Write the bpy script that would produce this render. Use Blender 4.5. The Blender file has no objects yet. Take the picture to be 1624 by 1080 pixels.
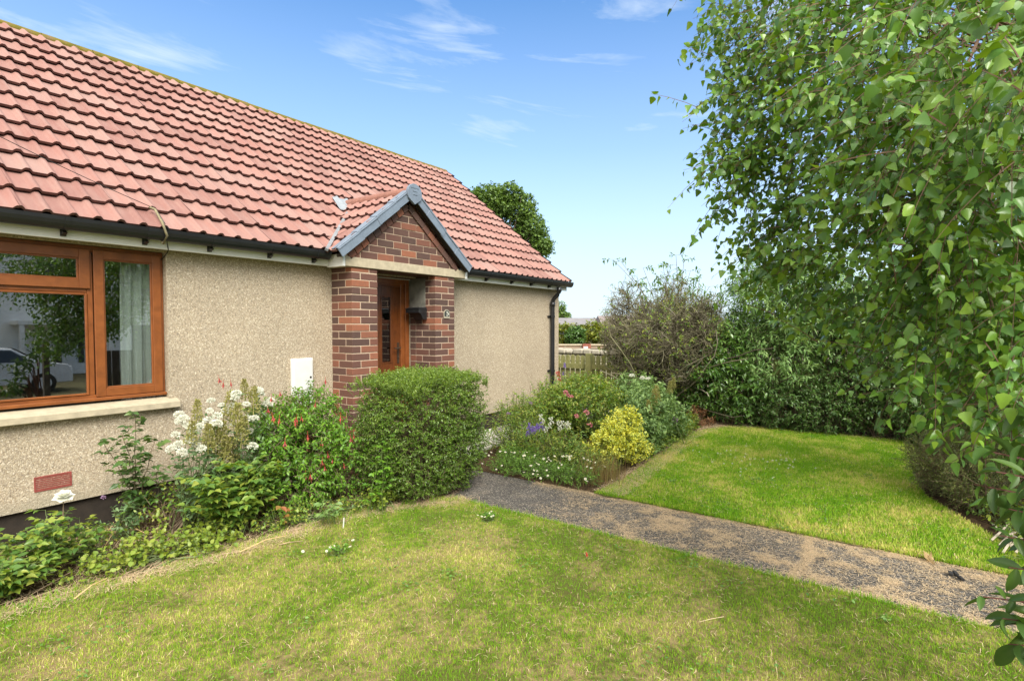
import bpy, bmesh, math, random
import numpy as np
from mathutils import Vector, Matrix

# ------------------------------------------------------------------ camera, sky, sun, exposure
S = bpy.context.scene
COL = S.collection
R = math.radians
F_PX = 870.0                                   # focal length for a 1624 pixel wide frame
PITCH = R(2.0)
SHIFT = F_PX * math.tan(PITCH) - 23.0
YAW = math.atan(624.0 / 870.0)
CAM = np.array([0.0, -4.87, 1.5])
VV = np.array([math.cos(YAW) * math.cos(PITCH), math.sin(YAW) * math.cos(PITCH), -math.sin(PITCH)])
RR = np.array([math.sin(YAW), -math.cos(YAW), 0.0])
UU = np.cross(RR, VV)
cam_data = bpy.data.cameras.new('camera')
cam_data.sensor_width = 36.0
cam_data.lens = F_PX / 1624.0 * 36.0
cam_data.shift_y = SHIFT / 1624.0
cam_data.clip_start = 0.05
cam_data.clip_end = 3000.0
cam = bpy.data.objects.new('camera', cam_data)
COL.objects.link(cam)
cam.matrix_world = Matrix(((RR[0], UU[0], -VV[0], CAM[0]), (RR[1], UU[1], -VV[1], CAM[1]),
                           (RR[2], UU[2], -VV[2], CAM[2]), (0, 0, 0, 1)))
S.camera = cam

SUN_EL, SUN_AZ = R(45), R(-126)                # direction towards the sun, azimuth from +X
SKY_STRENGTH, SUN_STRENGTH = 0.125, 2.7
S.view_settings.view_transform = 'Standard'
S.view_settings.look = 'None'
S.view_settings.gamma = 1.0
S.view_settings.exposure = 1.25

W = bpy.data.worlds.new('World')
S.world = W
W.use_nodes = True


def nd(nt, typ, **kw):
    n = nt.nodes.new('ShaderNode' + typ)
    for k, v in kw.items():
        if k.startswith('i_'):
            n.inputs[k[2:].replace('_', ' ')].default_value = v
        elif k.startswith('n_'):
            n.inputs[int(k[2:])].default_value = v
        else:
            setattr(n, k, v)
    return n


def ramp(nt, stops, interp='LINEAR'):
    n = nt.nodes.new('ShaderNodeValToRGB')
    cr = n.color_ramp
    cr.interpolation = interp
    while len(cr.elements) > 1:
        cr.elements.remove(cr.elements[-1])
    for i, (p, c) in enumerate(stops):
        e = cr.elements[0] if i == 0 else cr.elements.new(p)
        e.position = p
        e.color = (c[0], c[1], c[2], 1.0) if len(c) == 3 else c
    return n


def math_(nt, op, a, b=None, c=None):
    n = nt.nodes.new('ShaderNodeMath')
    n.operation = op
    for i, x in enumerate((a, b, c)):
        if x is None:
            continue
        if isinstance(x, (int, float)):
            n.inputs[i].default_value = x
        else:
            nt.links.new(x, n.inputs[i])
    return n.outputs[0]


def mixc(nt, fac, a, b, mode='MIX'):
    n = nt.nodes.new('ShaderNodeMix')
    n.data_type = 'RGBA'
    n.blend_type = mode
    for sock, x in ((0, fac), (6, a), (7, b)):
        if isinstance(x, (int, float)):
            n.inputs[sock].default_value = x
        elif isinstance(x, tuple):
            n.inputs[sock].default_value = (x[0], x[1], x[2], 1.0)
        else:
            nt.links.new(x, n.inputs[sock])
    return n.outputs[2]


def world_nodes():
    nt = W.node_tree
    nt.nodes.clear()
    out = nd(nt, 'OutputWorld')
    bg = nd(nt, 'Background')
    bg.inputs['Strength'].default_value = SKY_STRENGTH
    sky = nd(nt, 'TexSky', sky_type='NISHITA', sun_disc=False)
    sky.sun_elevation = SUN_EL
    sky.sun_rotation = math.pi / 2 - SUN_AZ
    sky.altitude = 60
    sky.air_density = 1.0
    sky.dust_density = 1.2
    sky.ozone_density = 1.6
    tc = nd(nt, 'TexCoord')
    sep = nd(nt, 'SeparateXYZ')
    nt.links.new(tc.outputs['Generated'], sep.inputs[0])
    X, Y, Z = sep.outputs
    az = math_(nt, 'ARCTAN2', Y, X)
    comb = nd(nt, 'CombineXYZ')
    nt.links.new(math_(nt, 'MULTIPLY', az, 2.6), comb.inputs[0])
    nt.links.new(math_(nt, 'ADD', math_(nt, 'MULTIPLY', Z, 17.0), math_(nt, 'MULTIPLY', az, -2.0)), comb.inputs[1])
    n1 = nd(nt, 'TexNoise', i_Scale=1.1, i_Detail=9.0, i_Roughness=0.62, i_Distortion=0.5)
    nt.links.new(comb.outputs[0], n1.inputs['Vector'])
    comb2 = nd(nt, 'CombineXYZ')
    nt.links.new(math_(nt, 'MULTIPLY', az, 1.4), comb2.inputs[0])
    nt.links.new(math_(nt, 'MULTIPLY', Z, 4.0), comb2.inputs[1])
    n2 = nd(nt, 'TexNoise', i_Scale=1.7, i_Detail=3.0)
    nt.links.new(comb2.outputs[0], n2.inputs['Vector'])
    wisp = ramp(nt, [(0.40, (0, 0, 0)), (0.72, (1, 1, 1))])
    nt.links.new(n1.outputs[0], wisp.inputs[0])
    big = ramp(nt, [(0.34, (0.12, 0.12, 0.12)), (0.56, (1, 1, 1))])
    nt.links.new(n2.outputs[0], big.inputs[0])
    cl = math_(nt, 'MULTIPLY', wisp.outputs[0], big.outputs[0])
    low = ramp(nt, [(0.0, (0.88, 0.88, 0.88)), (0.12, (0.70, 0.70, 0.70)), (0.30, (0.34, 0.34, 0.34)), (0.55, (0.03, 0.03, 0.03))])
    nt.links.new(Z, low.inputs[0])
    fac = math_(nt, 'MAXIMUM', math_(nt, 'MULTIPLY', cl, 0.75), low.outputs[0])
    tint = mixc(nt, 1.0, sky.outputs[0], (0.29, 0.64, 0.90), 'MULTIPLY')
    col = mixc(nt, fac, tint, (3.5, 3.88, 4.18))
    # fill light: unseen bright white added to the sky behind the viewer and overhead
    back = math_(nt, 'ADD', math_(nt, 'MULTIPLY', X, -0.80), math_(nt, 'MULTIPLY', Y, -0.60))
    bk = nd(nt, 'MapRange', interpolation_type='SMOOTHSTEP')
    nt.links.new(math_(nt, 'ADD', back, math_(nt, 'MULTIPLY', n2.outputs[0], 0.4)), bk.inputs[0])
    bk.inputs[1].default_value = 0.15
    bk.inputs[2].default_value = 0.65
    zen = nd(nt, 'MapRange', interpolation_type='SMOOTHSTEP')
    nt.links.new(Z, zen.inputs[0])
    zen.inputs[1].default_value = 0.58
    zen.inputs[2].default_value = 0.78
    col = mixc(nt, math_(nt, 'MAXIMUM', bk.outputs[0], zen.outputs[0]), col, (6.3, 6.1, 5.7))
    nt.links.new(col, bg.inputs[0])
    nt.links.new(bg.outputs[0], out.inputs[0])


world_nodes()
sun_data = bpy.data.lights.new('sun', 'SUN')
sun_data.energy = SUN_STRENGTH
sun_data.angle = R(35)
sun_data.color = (1.0, 0.95, 0.86)
sun = bpy.data.objects.new('sun', sun_data)
COL.objects.link(sun)
sun.location = (0, -10, 20)
sd = Vector((math.cos(SUN_AZ) * math.cos(SUN_EL), math.sin(SUN_AZ) * math.cos(SUN_EL), math.sin(SUN_EL)))
sun.rotation_euler = sd.to_track_quat('Z', 'Y').to_euler()


# ------------------------------------------------------------------ turning sight lines into places
def ray(px, py):
    return VV + (px - 812.0) / F_PX * RR - (py - 540.0 - SHIFT) / F_PX * UU


def onz(px, py, z=0.0):
    d = ray(px, py)
    return CAM + d * ((z - CAM[2]) / d[2])


def ony(px, py, y=0.0):
    d = ray(px, py)
    return CAM + d * ((y - CAM[1]) / d[1])


def onx(px, py, x=0.0):
    d = ray(px, py)
    return CAM + d * ((x - CAM[0]) / d[0])


def atd(px, py, dist):
    return CAM + ray(px, py) * dist


def unit(a):
    a = np.asarray(a, float)
    return a / (np.linalg.norm(a, axis=-1, keepdims=True) + 1e-12)


# ------------------------------------------------------------------ mesh building
class MB:
    """collects polygons and becomes ONE mesh object"""

    def __init__(self):
        self.v, self.idx, self.tot, self.mi, self.n = [], [], [], [], 0

    def arr(self, V, faces, mi=0):
        """V (N,k,3) copies of one template with faces = list of index tuples"""
        V = np.asarray(V, float)
        N, k = V.shape[0], V.shape[1]
        base = self.n + np.arange(N)[:, None] * k
        fl = np.array([i for f in faces for i in f])
        self.v.append(V.reshape(-1, 3))
        self.idx.append((base + fl[None, :]).reshape(-1))
        t = np.array([len(f) for f in faces])
        self.tot.append(np.tile(t, N))
        self.mi.append(np.full(N * len(faces), mi))
        self.n += N * k

    def add(self, verts, faces, mi=0):
        self.arr(np.asarray(verts, float)[None], faces, mi)

    def box(self, a, b, mi=0):
        x0, y0, z0 = a
        x1, y1, z1 = b
        self.add([(x0, y0, z0), (x1, y0, z0), (x1, y1, z0), (x0, y1, z0), (x0, y0, z1), (x1, y0, z1), (x1, y1, z1), (x0, y1, z1)],
                 [(3, 2, 1, 0), (4, 5, 6, 7), (0, 1, 5, 4), (1, 2, 6, 5), (2, 3, 7, 6), (3, 0, 4, 7)], mi)

    def obox(self, c, ax, ay, az, mi=0):
        """oriented box: centre and three half-axis vectors"""
        c, ax, ay, az = map(lambda q: np.asarray(q, float), (c, ax, ay, az))
        V = [c + i * ax + j * ay + k * az for k in (-1, 1) for (i, j) in ((-1, -1), (1, -1), (1, 1), (-1, 1))]
        self.add(V, [(3, 2, 1, 0), (4, 5, 6, 7), (0, 1, 5, 4), (1, 2, 6, 5), (2, 3, 7, 6), (3, 0, 4, 7)], mi)

    def tubes(self, P, Rd, sides=5, mi=0, cap=True):
        """P (N,k,3) polylines, Rd (N,k) radii"""
        P = np.asarray(P, float)
        Rd = np.asarray(Rd, float)
        N, k = P.shape[:2]
        T = np.gradient(P, axis=1) if k > 2 else np.repeat((P[:, 1] - P[:, 0])[:, None], 2, 1)
        T = unit(T)
        ref = np.where(np.abs(T[..., 2:3]) > 0.9, np.array([1.0, 0, 0]), np.array([0, 0, 1.0]))
        A = unit(np.cross(T, ref))
        B = np.cross(T, A)
        th = np.arange(sides) * 2 * math.pi / sides
        V = P[:, :, None] + Rd[:, :, None, None] * (np.cos(th)[:, None] * A[:, :, None] + np.sin(th)[:, None] * B[:, :, None])
        faces = [(i * sides + j, i * sides + (j + 1) % sides, (i + 1) * sides + (j + 1) % sides, (i + 1) * sides + j)
                 for i in range(k - 1) for j in range(sides)]
        if cap:
            faces.append(tuple(range(sides - 1, -1, -1)))
            faces.append(tuple((k - 1) * sides + j for j in range(sides)))
        self.arr(V.reshape(N, k * sides, 3), faces, mi)

    def tube(self, pts, r, sides=8, mi=0):
        pts = np.asarray(pts, float)
        rr = np.full(len(pts), r) if np.isscalar(r) else np.asarray(r, float)
        self.tubes(pts[None], rr[None], sides, mi)

    def build(self, name, mats, parent=None, smooth=False, bevel=0.0, org=None):
        if not isinstance(mats, (list, tuple)):
            mats = [mats]
        V = np.concatenate(self.v)
        o0 = np.array(org if org is not None else (ORG.get(parent.name, (0, 0, 0)) if parent else (0, 0, 0)), float)
        V = V - o0
        idx, tot, mi = np.concatenate(self.idx), np.concatenate(self.tot), np.concatenate(self.mi)
        me = bpy.data.meshes.new(name)
        me.vertices.add(len(V))
        me.vertices.foreach_set('co', V.astype(np.float32).ravel())
        me.loops.add(len(idx))
        me.loops.foreach_set('vertex_index', idx.astype(np.int32))
        me.polygons.add(len(tot))
        st = np.concatenate(([0], np.cumsum(tot)[:-1])).astype(np.int32)
        me.polygons.foreach_set('loop_start', st)
        for m in mats:
            me.materials.append(m)
        me.polygons.foreach_set('material_index', mi.astype(np.int32))
        if smooth:
            me.polygons.foreach_set('use_smooth', np.ones(len(tot), dtype=bool))
        else:
            me.polygons.foreach_set('use_smooth', np.zeros(len(tot), dtype=bool))
        me.update(calc_edges=True)
        if bevel > 0:
            bm = bmesh.new()
            bm.from_mesh(me)
            bmesh.ops.bevel(bm, geom=list(bm.edges), offset=bevel, segments=1, affect='EDGES', profile=0.5)
            bm.to_mesh(me)
            bm.free()
        ob = bpy.data.objects.new(name, me)
        COL.objects.link(ob)
        if parent is not None:
            ob.parent = parent
            ORG[ob.name] = tuple(o0)
        elif org is not None:
            ob.location = o0
        return ob


ORG = {}


def thing(name, label, cat, loc=(0, 0, 0), group=None):
    o = bpy.data.objects.new(name, None)
    COL.objects.link(o)
    o.empty_display_size = 0.1
    o.location = tuple(float(q) for q in loc)
    ORG[o.name] = tuple(float(q) for q in loc)
    return tag(o, label, cat, group)


def tag(o, label, cat, group=None, kind=None):
    o['label'] = label
    o['category'] = cat
    if group:
        o['group'] = group
    if kind:
        o['kind'] = kind
    return o


def struct(o, label, cat, kind='structure'):
    return tag(o, label, cat, None, kind)


# ------------------------------------------------------------------ materials
def mat(name, rough=0.6, spec=0.5):
    m = bpy.data.materials.new(name)
    m.use_nodes = True
    nt = m.node_tree
    b = nt.nodes['Principled BSDF']
    b.inputs['Roughness'].default_value = rough
    b.inputs['Specular IOR Level'].default_value = spec
    return m, nt, b


def objco(nt, scale=(1, 1, 1)):
    tc = nd(nt, 'TexCoord')
    mp = nd(nt, 'Mapping')
    mp.inputs['Scale'].default_value = scale
    nt.links.new(tc.outputs['Object'], mp.inputs[0])
    return mp.outputs[0]


def worldco(nt, scale=(1, 1, 1)):
    g = nd(nt, 'NewGeometry')
    mp = nd(nt, 'Mapping')
    mp.inputs['Scale'].default_value = scale
    nt.links.new(g.outputs['Position'], mp.inputs[0])
    return mp.outputs[0]


def noise(nt, vec, scale, detail=4.0, rough=0.55, dist=0.0):
    n = nd(nt, 'TexNoise', i_Scale=scale, i_Detail=detail, i_Roughness=rough, i_Distortion=dist)
    nt.links.new(vec, n.inputs['Vector'])
    return n.outputs[0]


def bump(nt, b, height, strength=0.5, dist=0.01):
    n = nd(nt, 'Bump', i_Strength=strength, i_Distance=dist)
    nt.links.new(height, n.inputs['Height'])
    nt.links.new(n.outputs[0], b.inputs['Normal'])


def island(nt):
    return nd(nt, 'NewGeometry').outputs['Random Per Island']


def plain(name, c, rough=0.6, var=0.12, nscale=14.0, spec=0.5, bmp=0.0):
    m, nt, b = mat(name, rough, spec)
    v = objco(nt)
    n = noise(nt, v, nscale, 5)
    lo = tuple(q * (1 - var) for q in c)
    hi = tuple(min(1, q * (1 + var)) for q in c)
    r = ramp(nt, [(0.3, lo), (0.7, hi)])
    nt.links.new(n, r.inputs[0])
    nt.links.new(r.outputs[0], b.inputs['Base Color'])
    if bmp:
        bump(nt, b, noise(nt, v, nscale * 8, 4), bmp, 0.004)
    return m


def leafmat(name, cols, rough=0.42, transl=0.30, spec=0.5):
    """each leaf its own tone, thin enough to let light through"""
    m, nt, b = mat(name, rough, spec)
    st = [(i / max(1, len(cols) - 1), c) for i, c in enumerate(cols)]
    r = ramp(nt, st)
    nt.links.new(island(nt), r.inputs[0])
    n = noise(nt, objco(nt), 90.0, 2)
    v = mixc(nt, math_(nt, 'MULTIPLY', n, 0.35), r.outputs[0], (0.10, 0.14, 0.03))
    nt.links.new(v, b.inputs['Base Color'])
    if transl > 0:
        tr = nd(nt, 'BsdfTranslucent')
        hs = nd(nt, 'HueSaturation')
        hs.inputs['Hue'].default_value = 0.485
        hs.inputs['Saturation'].default_value = 1.15
        hs.inputs['Value'].default_value = 1.6
        nt.links.new(v, hs.inputs['Color'])
        nt.links.new(hs.outputs[0], tr.inputs[0])
        mx = nd(nt, 'MixShader')
        mx.inputs[0].default_value = transl
        nt.links.new(b.outputs[0], mx.inputs[1])
        nt.links.new(tr.outputs[0], mx.inputs[2])
        nt.links.new(mx.outputs[0], nt.nodes['Material Output'].inputs[0])
    return m


def harl_mat():
    m, nt, b = mat('pebbledash', 0.85, 0.3)
    v = worldco(nt)
    vo = nd(nt, 'TexVoronoi', i_Scale=140.0)
    nt.links.new(v, vo.inputs['Vector'])
    sp = nd(nt, 'SeparateColor')
    nt.links.new(vo.outputs['Color'], sp.inputs[0])
    r = ramp(nt, [(0.0, (0.265, 0.235, 0.20)), (0.10, (0.40, 0.348, 0.280)), (0.5, (0.468, 0.415, 0.335)),
                  (0.88, (0.54, 0.485, 0.40)), (1.0, (0.76, 0.71, 0.62))])
    nt.links.new(sp.outputs[0], r.inputs[0])
    big = noise(nt, v, 1.3, 5)
    stain = ramp(nt, [(0.35, (0.90, 0.88, 0.86)), (0.7, (1.04, 1.02, 1.0))])
    nt.links.new(big, stain.inputs[0])
    c = mixc(nt, 1.0, r.outputs[0], stain.outputs[0], 'MULTIPLY')
    sp2 = noise(nt, v, 55, 3, 0.7)
    sr = ramp(nt, [(0.36, (0.78, 0.77, 0.74)), (0.64, (1.14, 1.13, 1.08))])
    nt.links.new(sp2, sr.inputs[0])
    c = mixc(nt, 1.0, c, sr.outputs[0], 'MULTIPLY')
    gaps = ramp(nt, [(0.30, (1, 1, 1)), (0.75, (0.76, 0.71, 0.64))])
    nt.links.new(vo.outputs['Distance'], gaps.inputs[0])
    c = mixc(nt, 1.0, c, gaps.outputs[0], 'MULTIPLY')
    sx = nd(nt, 'SeparateXYZ')
    nt.links.new(v, sx.inputs[0])
    damp = math_(nt, 'SUBTRACT', math_(nt, 'MULTIPLY', noise(nt, v, 2.6, 5, 0.6), 0.75), sx.outputs[2])
    dr = ramp(nt, [(0.0, (0, 0, 0)), (0.16, (1, 1, 1))])
    nt.links.new(damp, dr.inputs[0])
    c = mixc(nt, math_(nt, 'MULTIPLY', dr.outputs[0], 0.55), c, (0.29, 0.27, 0.20))
    drip = noise(nt, worldco(nt, (9, 9, 0.7)), 1.6, 5, 0.65)
    top = nd(nt, 'MapRange')
    nt.links.new(sx.outputs[2], top.inputs[0])
    top.inputs[1].default_value = 1.2
    top.inputs[2].default_value = 2.1
    ds = ramp(nt, [(0.52, (0, 0, 0)), (0.72, (1, 1, 1))])
    nt.links.new(drip, ds.inputs[0])
    c = mixc(nt, math_(nt, 'MULTIPLY', math_(nt, 'MULTIPLY', ds.outputs[0], top.outputs[0]), 0.40), c, (0.27, 0.25, 0.20))
    nt.links.new(c, b.inputs['Base Color'])
    h = math_(nt, 'MULTIPLY_ADD', vo.outputs['Distance'], -1.0, 1.0)
    bump(nt, b, h, 0.6, 0.005)
    return m


def tile_mat():
    m, nt, b = mat('red_concrete_tile', 0.75, 0.35)
    r = ramp(nt, [(0.0, (0.205, 0.098, 0.083)), (0.35, (0.258, 0.125, 0.105)), (0.7, (0.285, 0.145, 0.121)), (1.0, (0.275, 0.168, 0.146))])
    nt.links.new(island(nt), r.inputs[0])
    v = objco(nt, (9, 1.6, 1.6))
    n = noise(nt, v, 1.6, 6, 0.65)
    st = ramp(nt, [(0.40, (0, 0, 0)), (0.75, (1, 1, 1))])
    nt.links.new(n, st.inputs[0])
    c = mixc(nt, math_(nt, 'MULTIPLY', st.outputs[0], 0.55), r.outputs[0], (0.32, 0.215, 0.185))
    n2 = noise(nt, objco(nt), 0.9, 5, 0.6)
    d = ramp(nt, [(0.45, (0, 0, 0)), (0.75, (1, 1, 1))])
    nt.links.new(n2, d.inputs[0])
    c = mixc(nt, math_(nt, 'MULTIPLY', d.outputs[0], 0.40), c, (0.22, 0.13, 0.115))
    sp = noise(nt, objco(nt), 60, 3, 0.7)
    k = ramp(nt, [(0.62, (0, 0, 0)), (0.72, (1, 1, 1))])
    nt.links.new(sp, k.inputs[0])
    c = mixc(nt, math_(nt, 'MULTIPLY', k.outputs[0], 0.30), c, (0.16, 0.09, 0.08))
    nt.links.new(c, b.inputs['Base Color'])
    bump(nt, b, noise(nt, objco(nt), 160, 3), 0.25, 0.003)
    return m


def brick_mat(name='brick', lift=0.0):
    m, nt, b = mat(name, 0.85, 0.3)
    r = ramp(nt, [(0.0, (0.055, 0.036, 0.033)), (0.40, (0.090, 0.048, 0.040)), (0.68, (0.135, 0.057, 0.043)),
                  (0.86, (0.20, 0.075, 0.048)), (1.0, (0.36, 0.125, 0.062))])
    nt.links.new(math_(nt, 'ADD', island(nt), lift), r.inputs[0])
    v = objco(nt, (1, 1, 1))
    n = noise(nt, v, 22, 6, 0.7)
    c = mixc(nt, math_(nt, 'MULTIPLY', n, 0.8), r.outputs[0], (0.12, 0.07, 0.055))
    nt.links.new(c, b.inputs['Base Color'])
    bump(nt, b, noise(nt, v, 130, 4, 0.7), 0.5, 0.004)
    return m


def wood_mat(name, dark, light, scale=(3, 3, 40), rough=0.38):
    m, nt, b = mat(name, rough, 0.5)
    v = objco(nt, scale)
    n = noise(nt, v, 2.0, 6, 0.6, 0.6)
    r = ramp(nt, [(0.3, dark), (0.7, light)])
    nt.links.new(n, r.inputs[0])
    nt.links.new(r.outputs[0], b.inputs['Base Color'])
    bump(nt, b, n, 0.1, 0.002)
    return m


def moss_ridge_mat():
    m, nt, b = mat('mossy_ridge', 0.9, 0.2)
    v = objco(nt)
    n = noise(nt, v, 9, 6, 0.65)
    sep = nd(nt, 'SeparateXYZ')
    nt.links.new(v, sep.inputs[0])
    along = nd(nt, 'MapRange')
    nt.links.new(sep.outputs[0], along.inputs[0])
    along.inputs[1].default_value = 3.0
    along.inputs[2].default_value = 6.8
    along.inputs[3].default_value = 0.18
    along.inputs[4].default_value = -0.22
    f = math_(nt, 'ADD', n, along.outputs[0])
    r = ramp(nt, [(0.42, (0.26, 0.13, 0.11)), (0.52, (0.17, 0.12, 0.06)), (0.66, (0.15, 0.125, 0.02)), (0.85, (0.10, 0.09, 0.015))])
    nt.links.new(f, r.inputs[0])
    nt.links.new(r.outputs[0], b.inputs['Base Color'])
    bump(nt, b, noise(nt, v, 60, 4), 0.6, 0.01)
    return m


def grass_patch(nt):
    """0 = lush, 1 = straw; the lawn dries out in patches"""
    v = worldco(nt, (1, 1, 0))
    a = noise(nt, v, 1.4, 5, 0.62)
    c = noise(nt, v, 6.0, 4, 0.65)
    d = noise(nt, v, 24.0, 2, 0.6)
    s = math_(nt, 'ADD', math_(nt, 'MULTIPLY', a, 0.9), math_(nt, 'MULTIPLY', c, 0.5))
    t = math_(nt, 'ADD', s, math_(nt, 'MULTIPLY_ADD', d, 0.35, -0.375))
    return math_(nt, 'MULTIPLY_ADD', t, 1.5, -0.25)


def grass_mat(name, lush, mid, straw, bias):
    m, nt, b = mat(name, 0.55, 0.25)
    f = grass_patch(nt)
    f = math_(nt, 'ADD', f, math_(nt, 'MULTIPLY_ADD', island(nt), 0.50, -0.25 + bias))
    r = ramp(nt, [(0.20, lush), (0.42, mid), (0.60, tuple(0.5 * (p + q) for p, q in zip(mid, straw))), (0.72, straw)])
    nt.links.new(f, r.inputs[0])
    nt.links.new(r.outputs[0], b.inputs['Base Color'])
    tr = nd(nt, 'BsdfTranslucent')
    nt.links.new(r.outputs[0], tr.inputs[0])
    mx = nd(nt, 'MixShader')
    mx.inputs[0].default_value = 0.35
    nt.links.new(b.outputs[0], mx.inputs[1])
    nt.links.new(tr.outputs[0], mx.inputs[2])
    nt.links.new(mx.outputs[0], nt.nodes['Material Output'].inputs[0])
    return m


def lawn_base_mat(name, a, bcol, bias):
    m, nt, b = mat(name, 0.95, 0.1)
    f = math_(nt, 'ADD', grass_patch(nt), bias)
    r = ramp(nt, [(0.38, a), (0.62, bcol)])
    nt.links.new(f, r.inputs[0])
    n = noise(nt, worldco(nt), 150, 4, 0.7)
    c = mixc(nt, math_(nt, 'MULTIPLY', n, 0.7), r.outputs[0], (0.10, 0.08, 0.03))
    nt.links.new(c, b.inputs['Base Color'])
    bump(nt, b, n, 0.8, 0.02)
    return m


def soil_mat(name, a, bcol, scale=30):
    m, nt, b = mat(name, 0.95, 0.1)
    v = worldco(nt)
    n = noise(nt, v, scale, 8, 0.7)
    r = ramp(nt, [(0.35, a), (0.68, bcol)])
    nt.links.new(n, r.inputs[0])
    nt.links.new(r.outputs[0], b.inputs['Base Color'])
    bump(nt, b, n, 0.9, 0.03)
    return m


def path_mat():
    m, nt, b = mat('path_asphalt', 0.9, 0.25)
    v = worldco(nt)
    vo = nd(nt, 'TexVoronoi', i_Scale=150.0)
    nt.links.new(v, vo.inputs['Vector'])
    sp = nd(nt, 'SeparateColor')
    nt.links.new(vo.outputs['Color'], sp.inputs[0])
    r = ramp(nt, [(0.0, (0.030, 0.029, 0.028)), (0.5, (0.080, 0.076, 0.073)), (0.85, (0.145, 0.138, 0.128)), (1.0, (0.36, 0.33, 0.29))])
    nt.links.new(sp.outputs[0], r.inputs[0])
    n = noise(nt, v, 2.2, 5, 0.6)
    g = ramp(nt, [(0.3, (0.82, 0.80, 0.77)), (0.7, (1.3, 1.25, 1.16))])
    nt.links.new(n, g.inputs[0])
    c = mixc(nt, 1.0, r.outputs[0], g.outputs[0], 'MULTIPLY')
    dn = noise(nt, worldco(nt, (1.2, 1, 0)), 5.5, 5, 0.65)
    df = ramp(nt, [(0.52, (0, 0, 0)), (0.66, (1, 1, 1))])
    nt.links.new(dn, df.inputs[0])
    c = mixc(nt, math_(nt, 'MULTIPLY', df.outputs[0], 0.18), c, (0.34, 0.27, 0.19))
    nt.links.new(c, b.inputs['Base Color'])
    bump(nt, b, vo.outputs['Distance'], 0.7, 0.006)
    return m


def glass_mat(name, refl=0.11, tint=(0.80, 0.86, 0.86)):
    m = bpy.data.materials.new(name)
    m.use_nodes = True
    nt = m.node_tree
    nt.nodes.clear()
    out = nd(nt, 'OutputMaterial')
    tr = nd(nt, 'BsdfTransparent')
    tr.inputs[0].default_value = (*tint, 1)
    gl = nd(nt, 'BsdfGlossy')
    gl.inputs['Roughness'].default_value = 0.004
    lw = nd(nt, 'LayerWeight')
    lw.inputs[0].default_value = 0.5
    p = math_(nt, 'POWER', lw.outputs['Facing'], 3.0)
    f = math_(nt, 'MULTIPLY_ADD', p, 0.85, refl)
    mx = nd(nt, 'MixShader')
    nt.links.new(f, mx.inputs[0])
    nt.links.new(tr.outputs[0], mx.inputs[1])
    nt.links.new(gl.outputs[0], mx.inputs[2])
    nt.links.new(mx.outputs[0], out.inputs[0])
    return m


HARL = harl_mat()
TILE = tile_mat()
TILE_EDGE = plain('dark_tile_edge', (0.12, 0.055, 0.046), 0.9, 0.3, 40)  # darker brown on the front lips and undersides of the tiles
BRICK = brick_mat()
BRICK_RED = brick_mat('redder_brick', 0.12)
MORTAR = plain('mortar', (0.47, 0.36, 0.265), 0.95, 0.15, 60, bmp=0.4)
OAK = wood_mat('golden_oak_upvc', (0.155, 0.047, 0.012), (0.26, 0.084, 0.022), (4, 30, 4))
DOOR = wood_mat('brown_door', (0.085, 0.026, 0.007), (0.17, 0.050, 0.012), (22, 22, 3))  # brown darkened so the porch shade is put into the door colour
WHITE = plain('white_upvc', (0.74, 0.74, 0.71), 0.45, 0.05, 6)
BLACK = plain('black_plastic', (0.014, 0.015, 0.017), 0.32, 0.2, 8)
STONE = plain('weathered_stone', (0.40, 0.345, 0.245), 0.9, 0.16, 18, bmp=0.35)
GREYV = plain('grey_verge', (0.155, 0.195, 0.25), 0.55, 0.12, 12)
LEAD = plain('lead_flashing', (0.20, 0.215, 0.235), 0.55, 0.2, 14)
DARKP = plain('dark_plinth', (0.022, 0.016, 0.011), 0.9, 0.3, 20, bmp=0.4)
GLASS = glass_mat('window_glass', 0.26)
FROST = glass_mat('door_glass', 0.16, (0.35, 0.42, 0.44))
RIDGE = moss_ridge_mat()
SOIL = soil_mat('bed_soil', (0.030, 0.020, 0.012), (0.13, 0.085, 0.045), 26)
PATHM = path_mat()
STRAW = leafmat('straw', [(0.50, 0.36, 0.22), (0.78, 0.61, 0.42), (0.64, 0.48, 0.31)], 0.7, 0.15, 0.2)
TWIG = plain('twig', (0.15, 0.11, 0.07), 0.9, 0.35, 20)
GSTEM = plain('green_stem', (0.10, 0.14, 0.04), 0.6, 0.3, 20)
BARK = plain('bark', (0.12, 0.095, 0.07), 0.95, 0.4, 14, bmp=0.6)


# ------------------------------------------------------------------ the ground
rng = np.random.default_rng(7)
LAWN_Z, PATH_Z, BED_Z = 0.0, -0.012, -0.008


def ground():
    xs = np.concatenate(([-1500, -400, -100, -40], np.arange(-20, 41, 4.0), [60, 120, 400, 1500]))
    ys = np.concatenate(([-1500, -400, -100, -50, -30, -20, -16, -13, -11, -9.5, -8], np.arange(-4, 41, 4.0), [60, 120, 400, 1500]))
    gx, gy = np.meshgrid(xs, ys)
    t = np.clip((-gy - 8.0) / 3.0, 0, 1)
    gz = -0.03 - 0.55 * t * t * (3 - 2 * t)
    V = np.stack([gx, gy, gz], -1).reshape(-1, 3)
    nx = len(xs)
    F = [(j * nx + i, j * nx + i + 1, (j + 1) * nx + i + 1, (j + 1) * nx + i) for j in range(len(ys) - 1) for i in range(nx - 1)]
    mb = MB()
    mb.add(V, F)
    m = soil_mat('ground_earth', (0.09, 0.075, 0.05), (0.17, 0.16, 0.07), 4)
    struct(mb.build('ground', m, smooth=True), 'flat brown earth and rough grass under the whole garden and beyond', 'ground')


ground()

BED_EDGE_L = [(-2.2, -1.02), (0.0, -1.03), (0.725, -1.06), (1.58, -1.2), (2.05, -1.27), (2.78, -1.33), (3.3, -1.55), (3.56, -1.80)]


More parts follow.
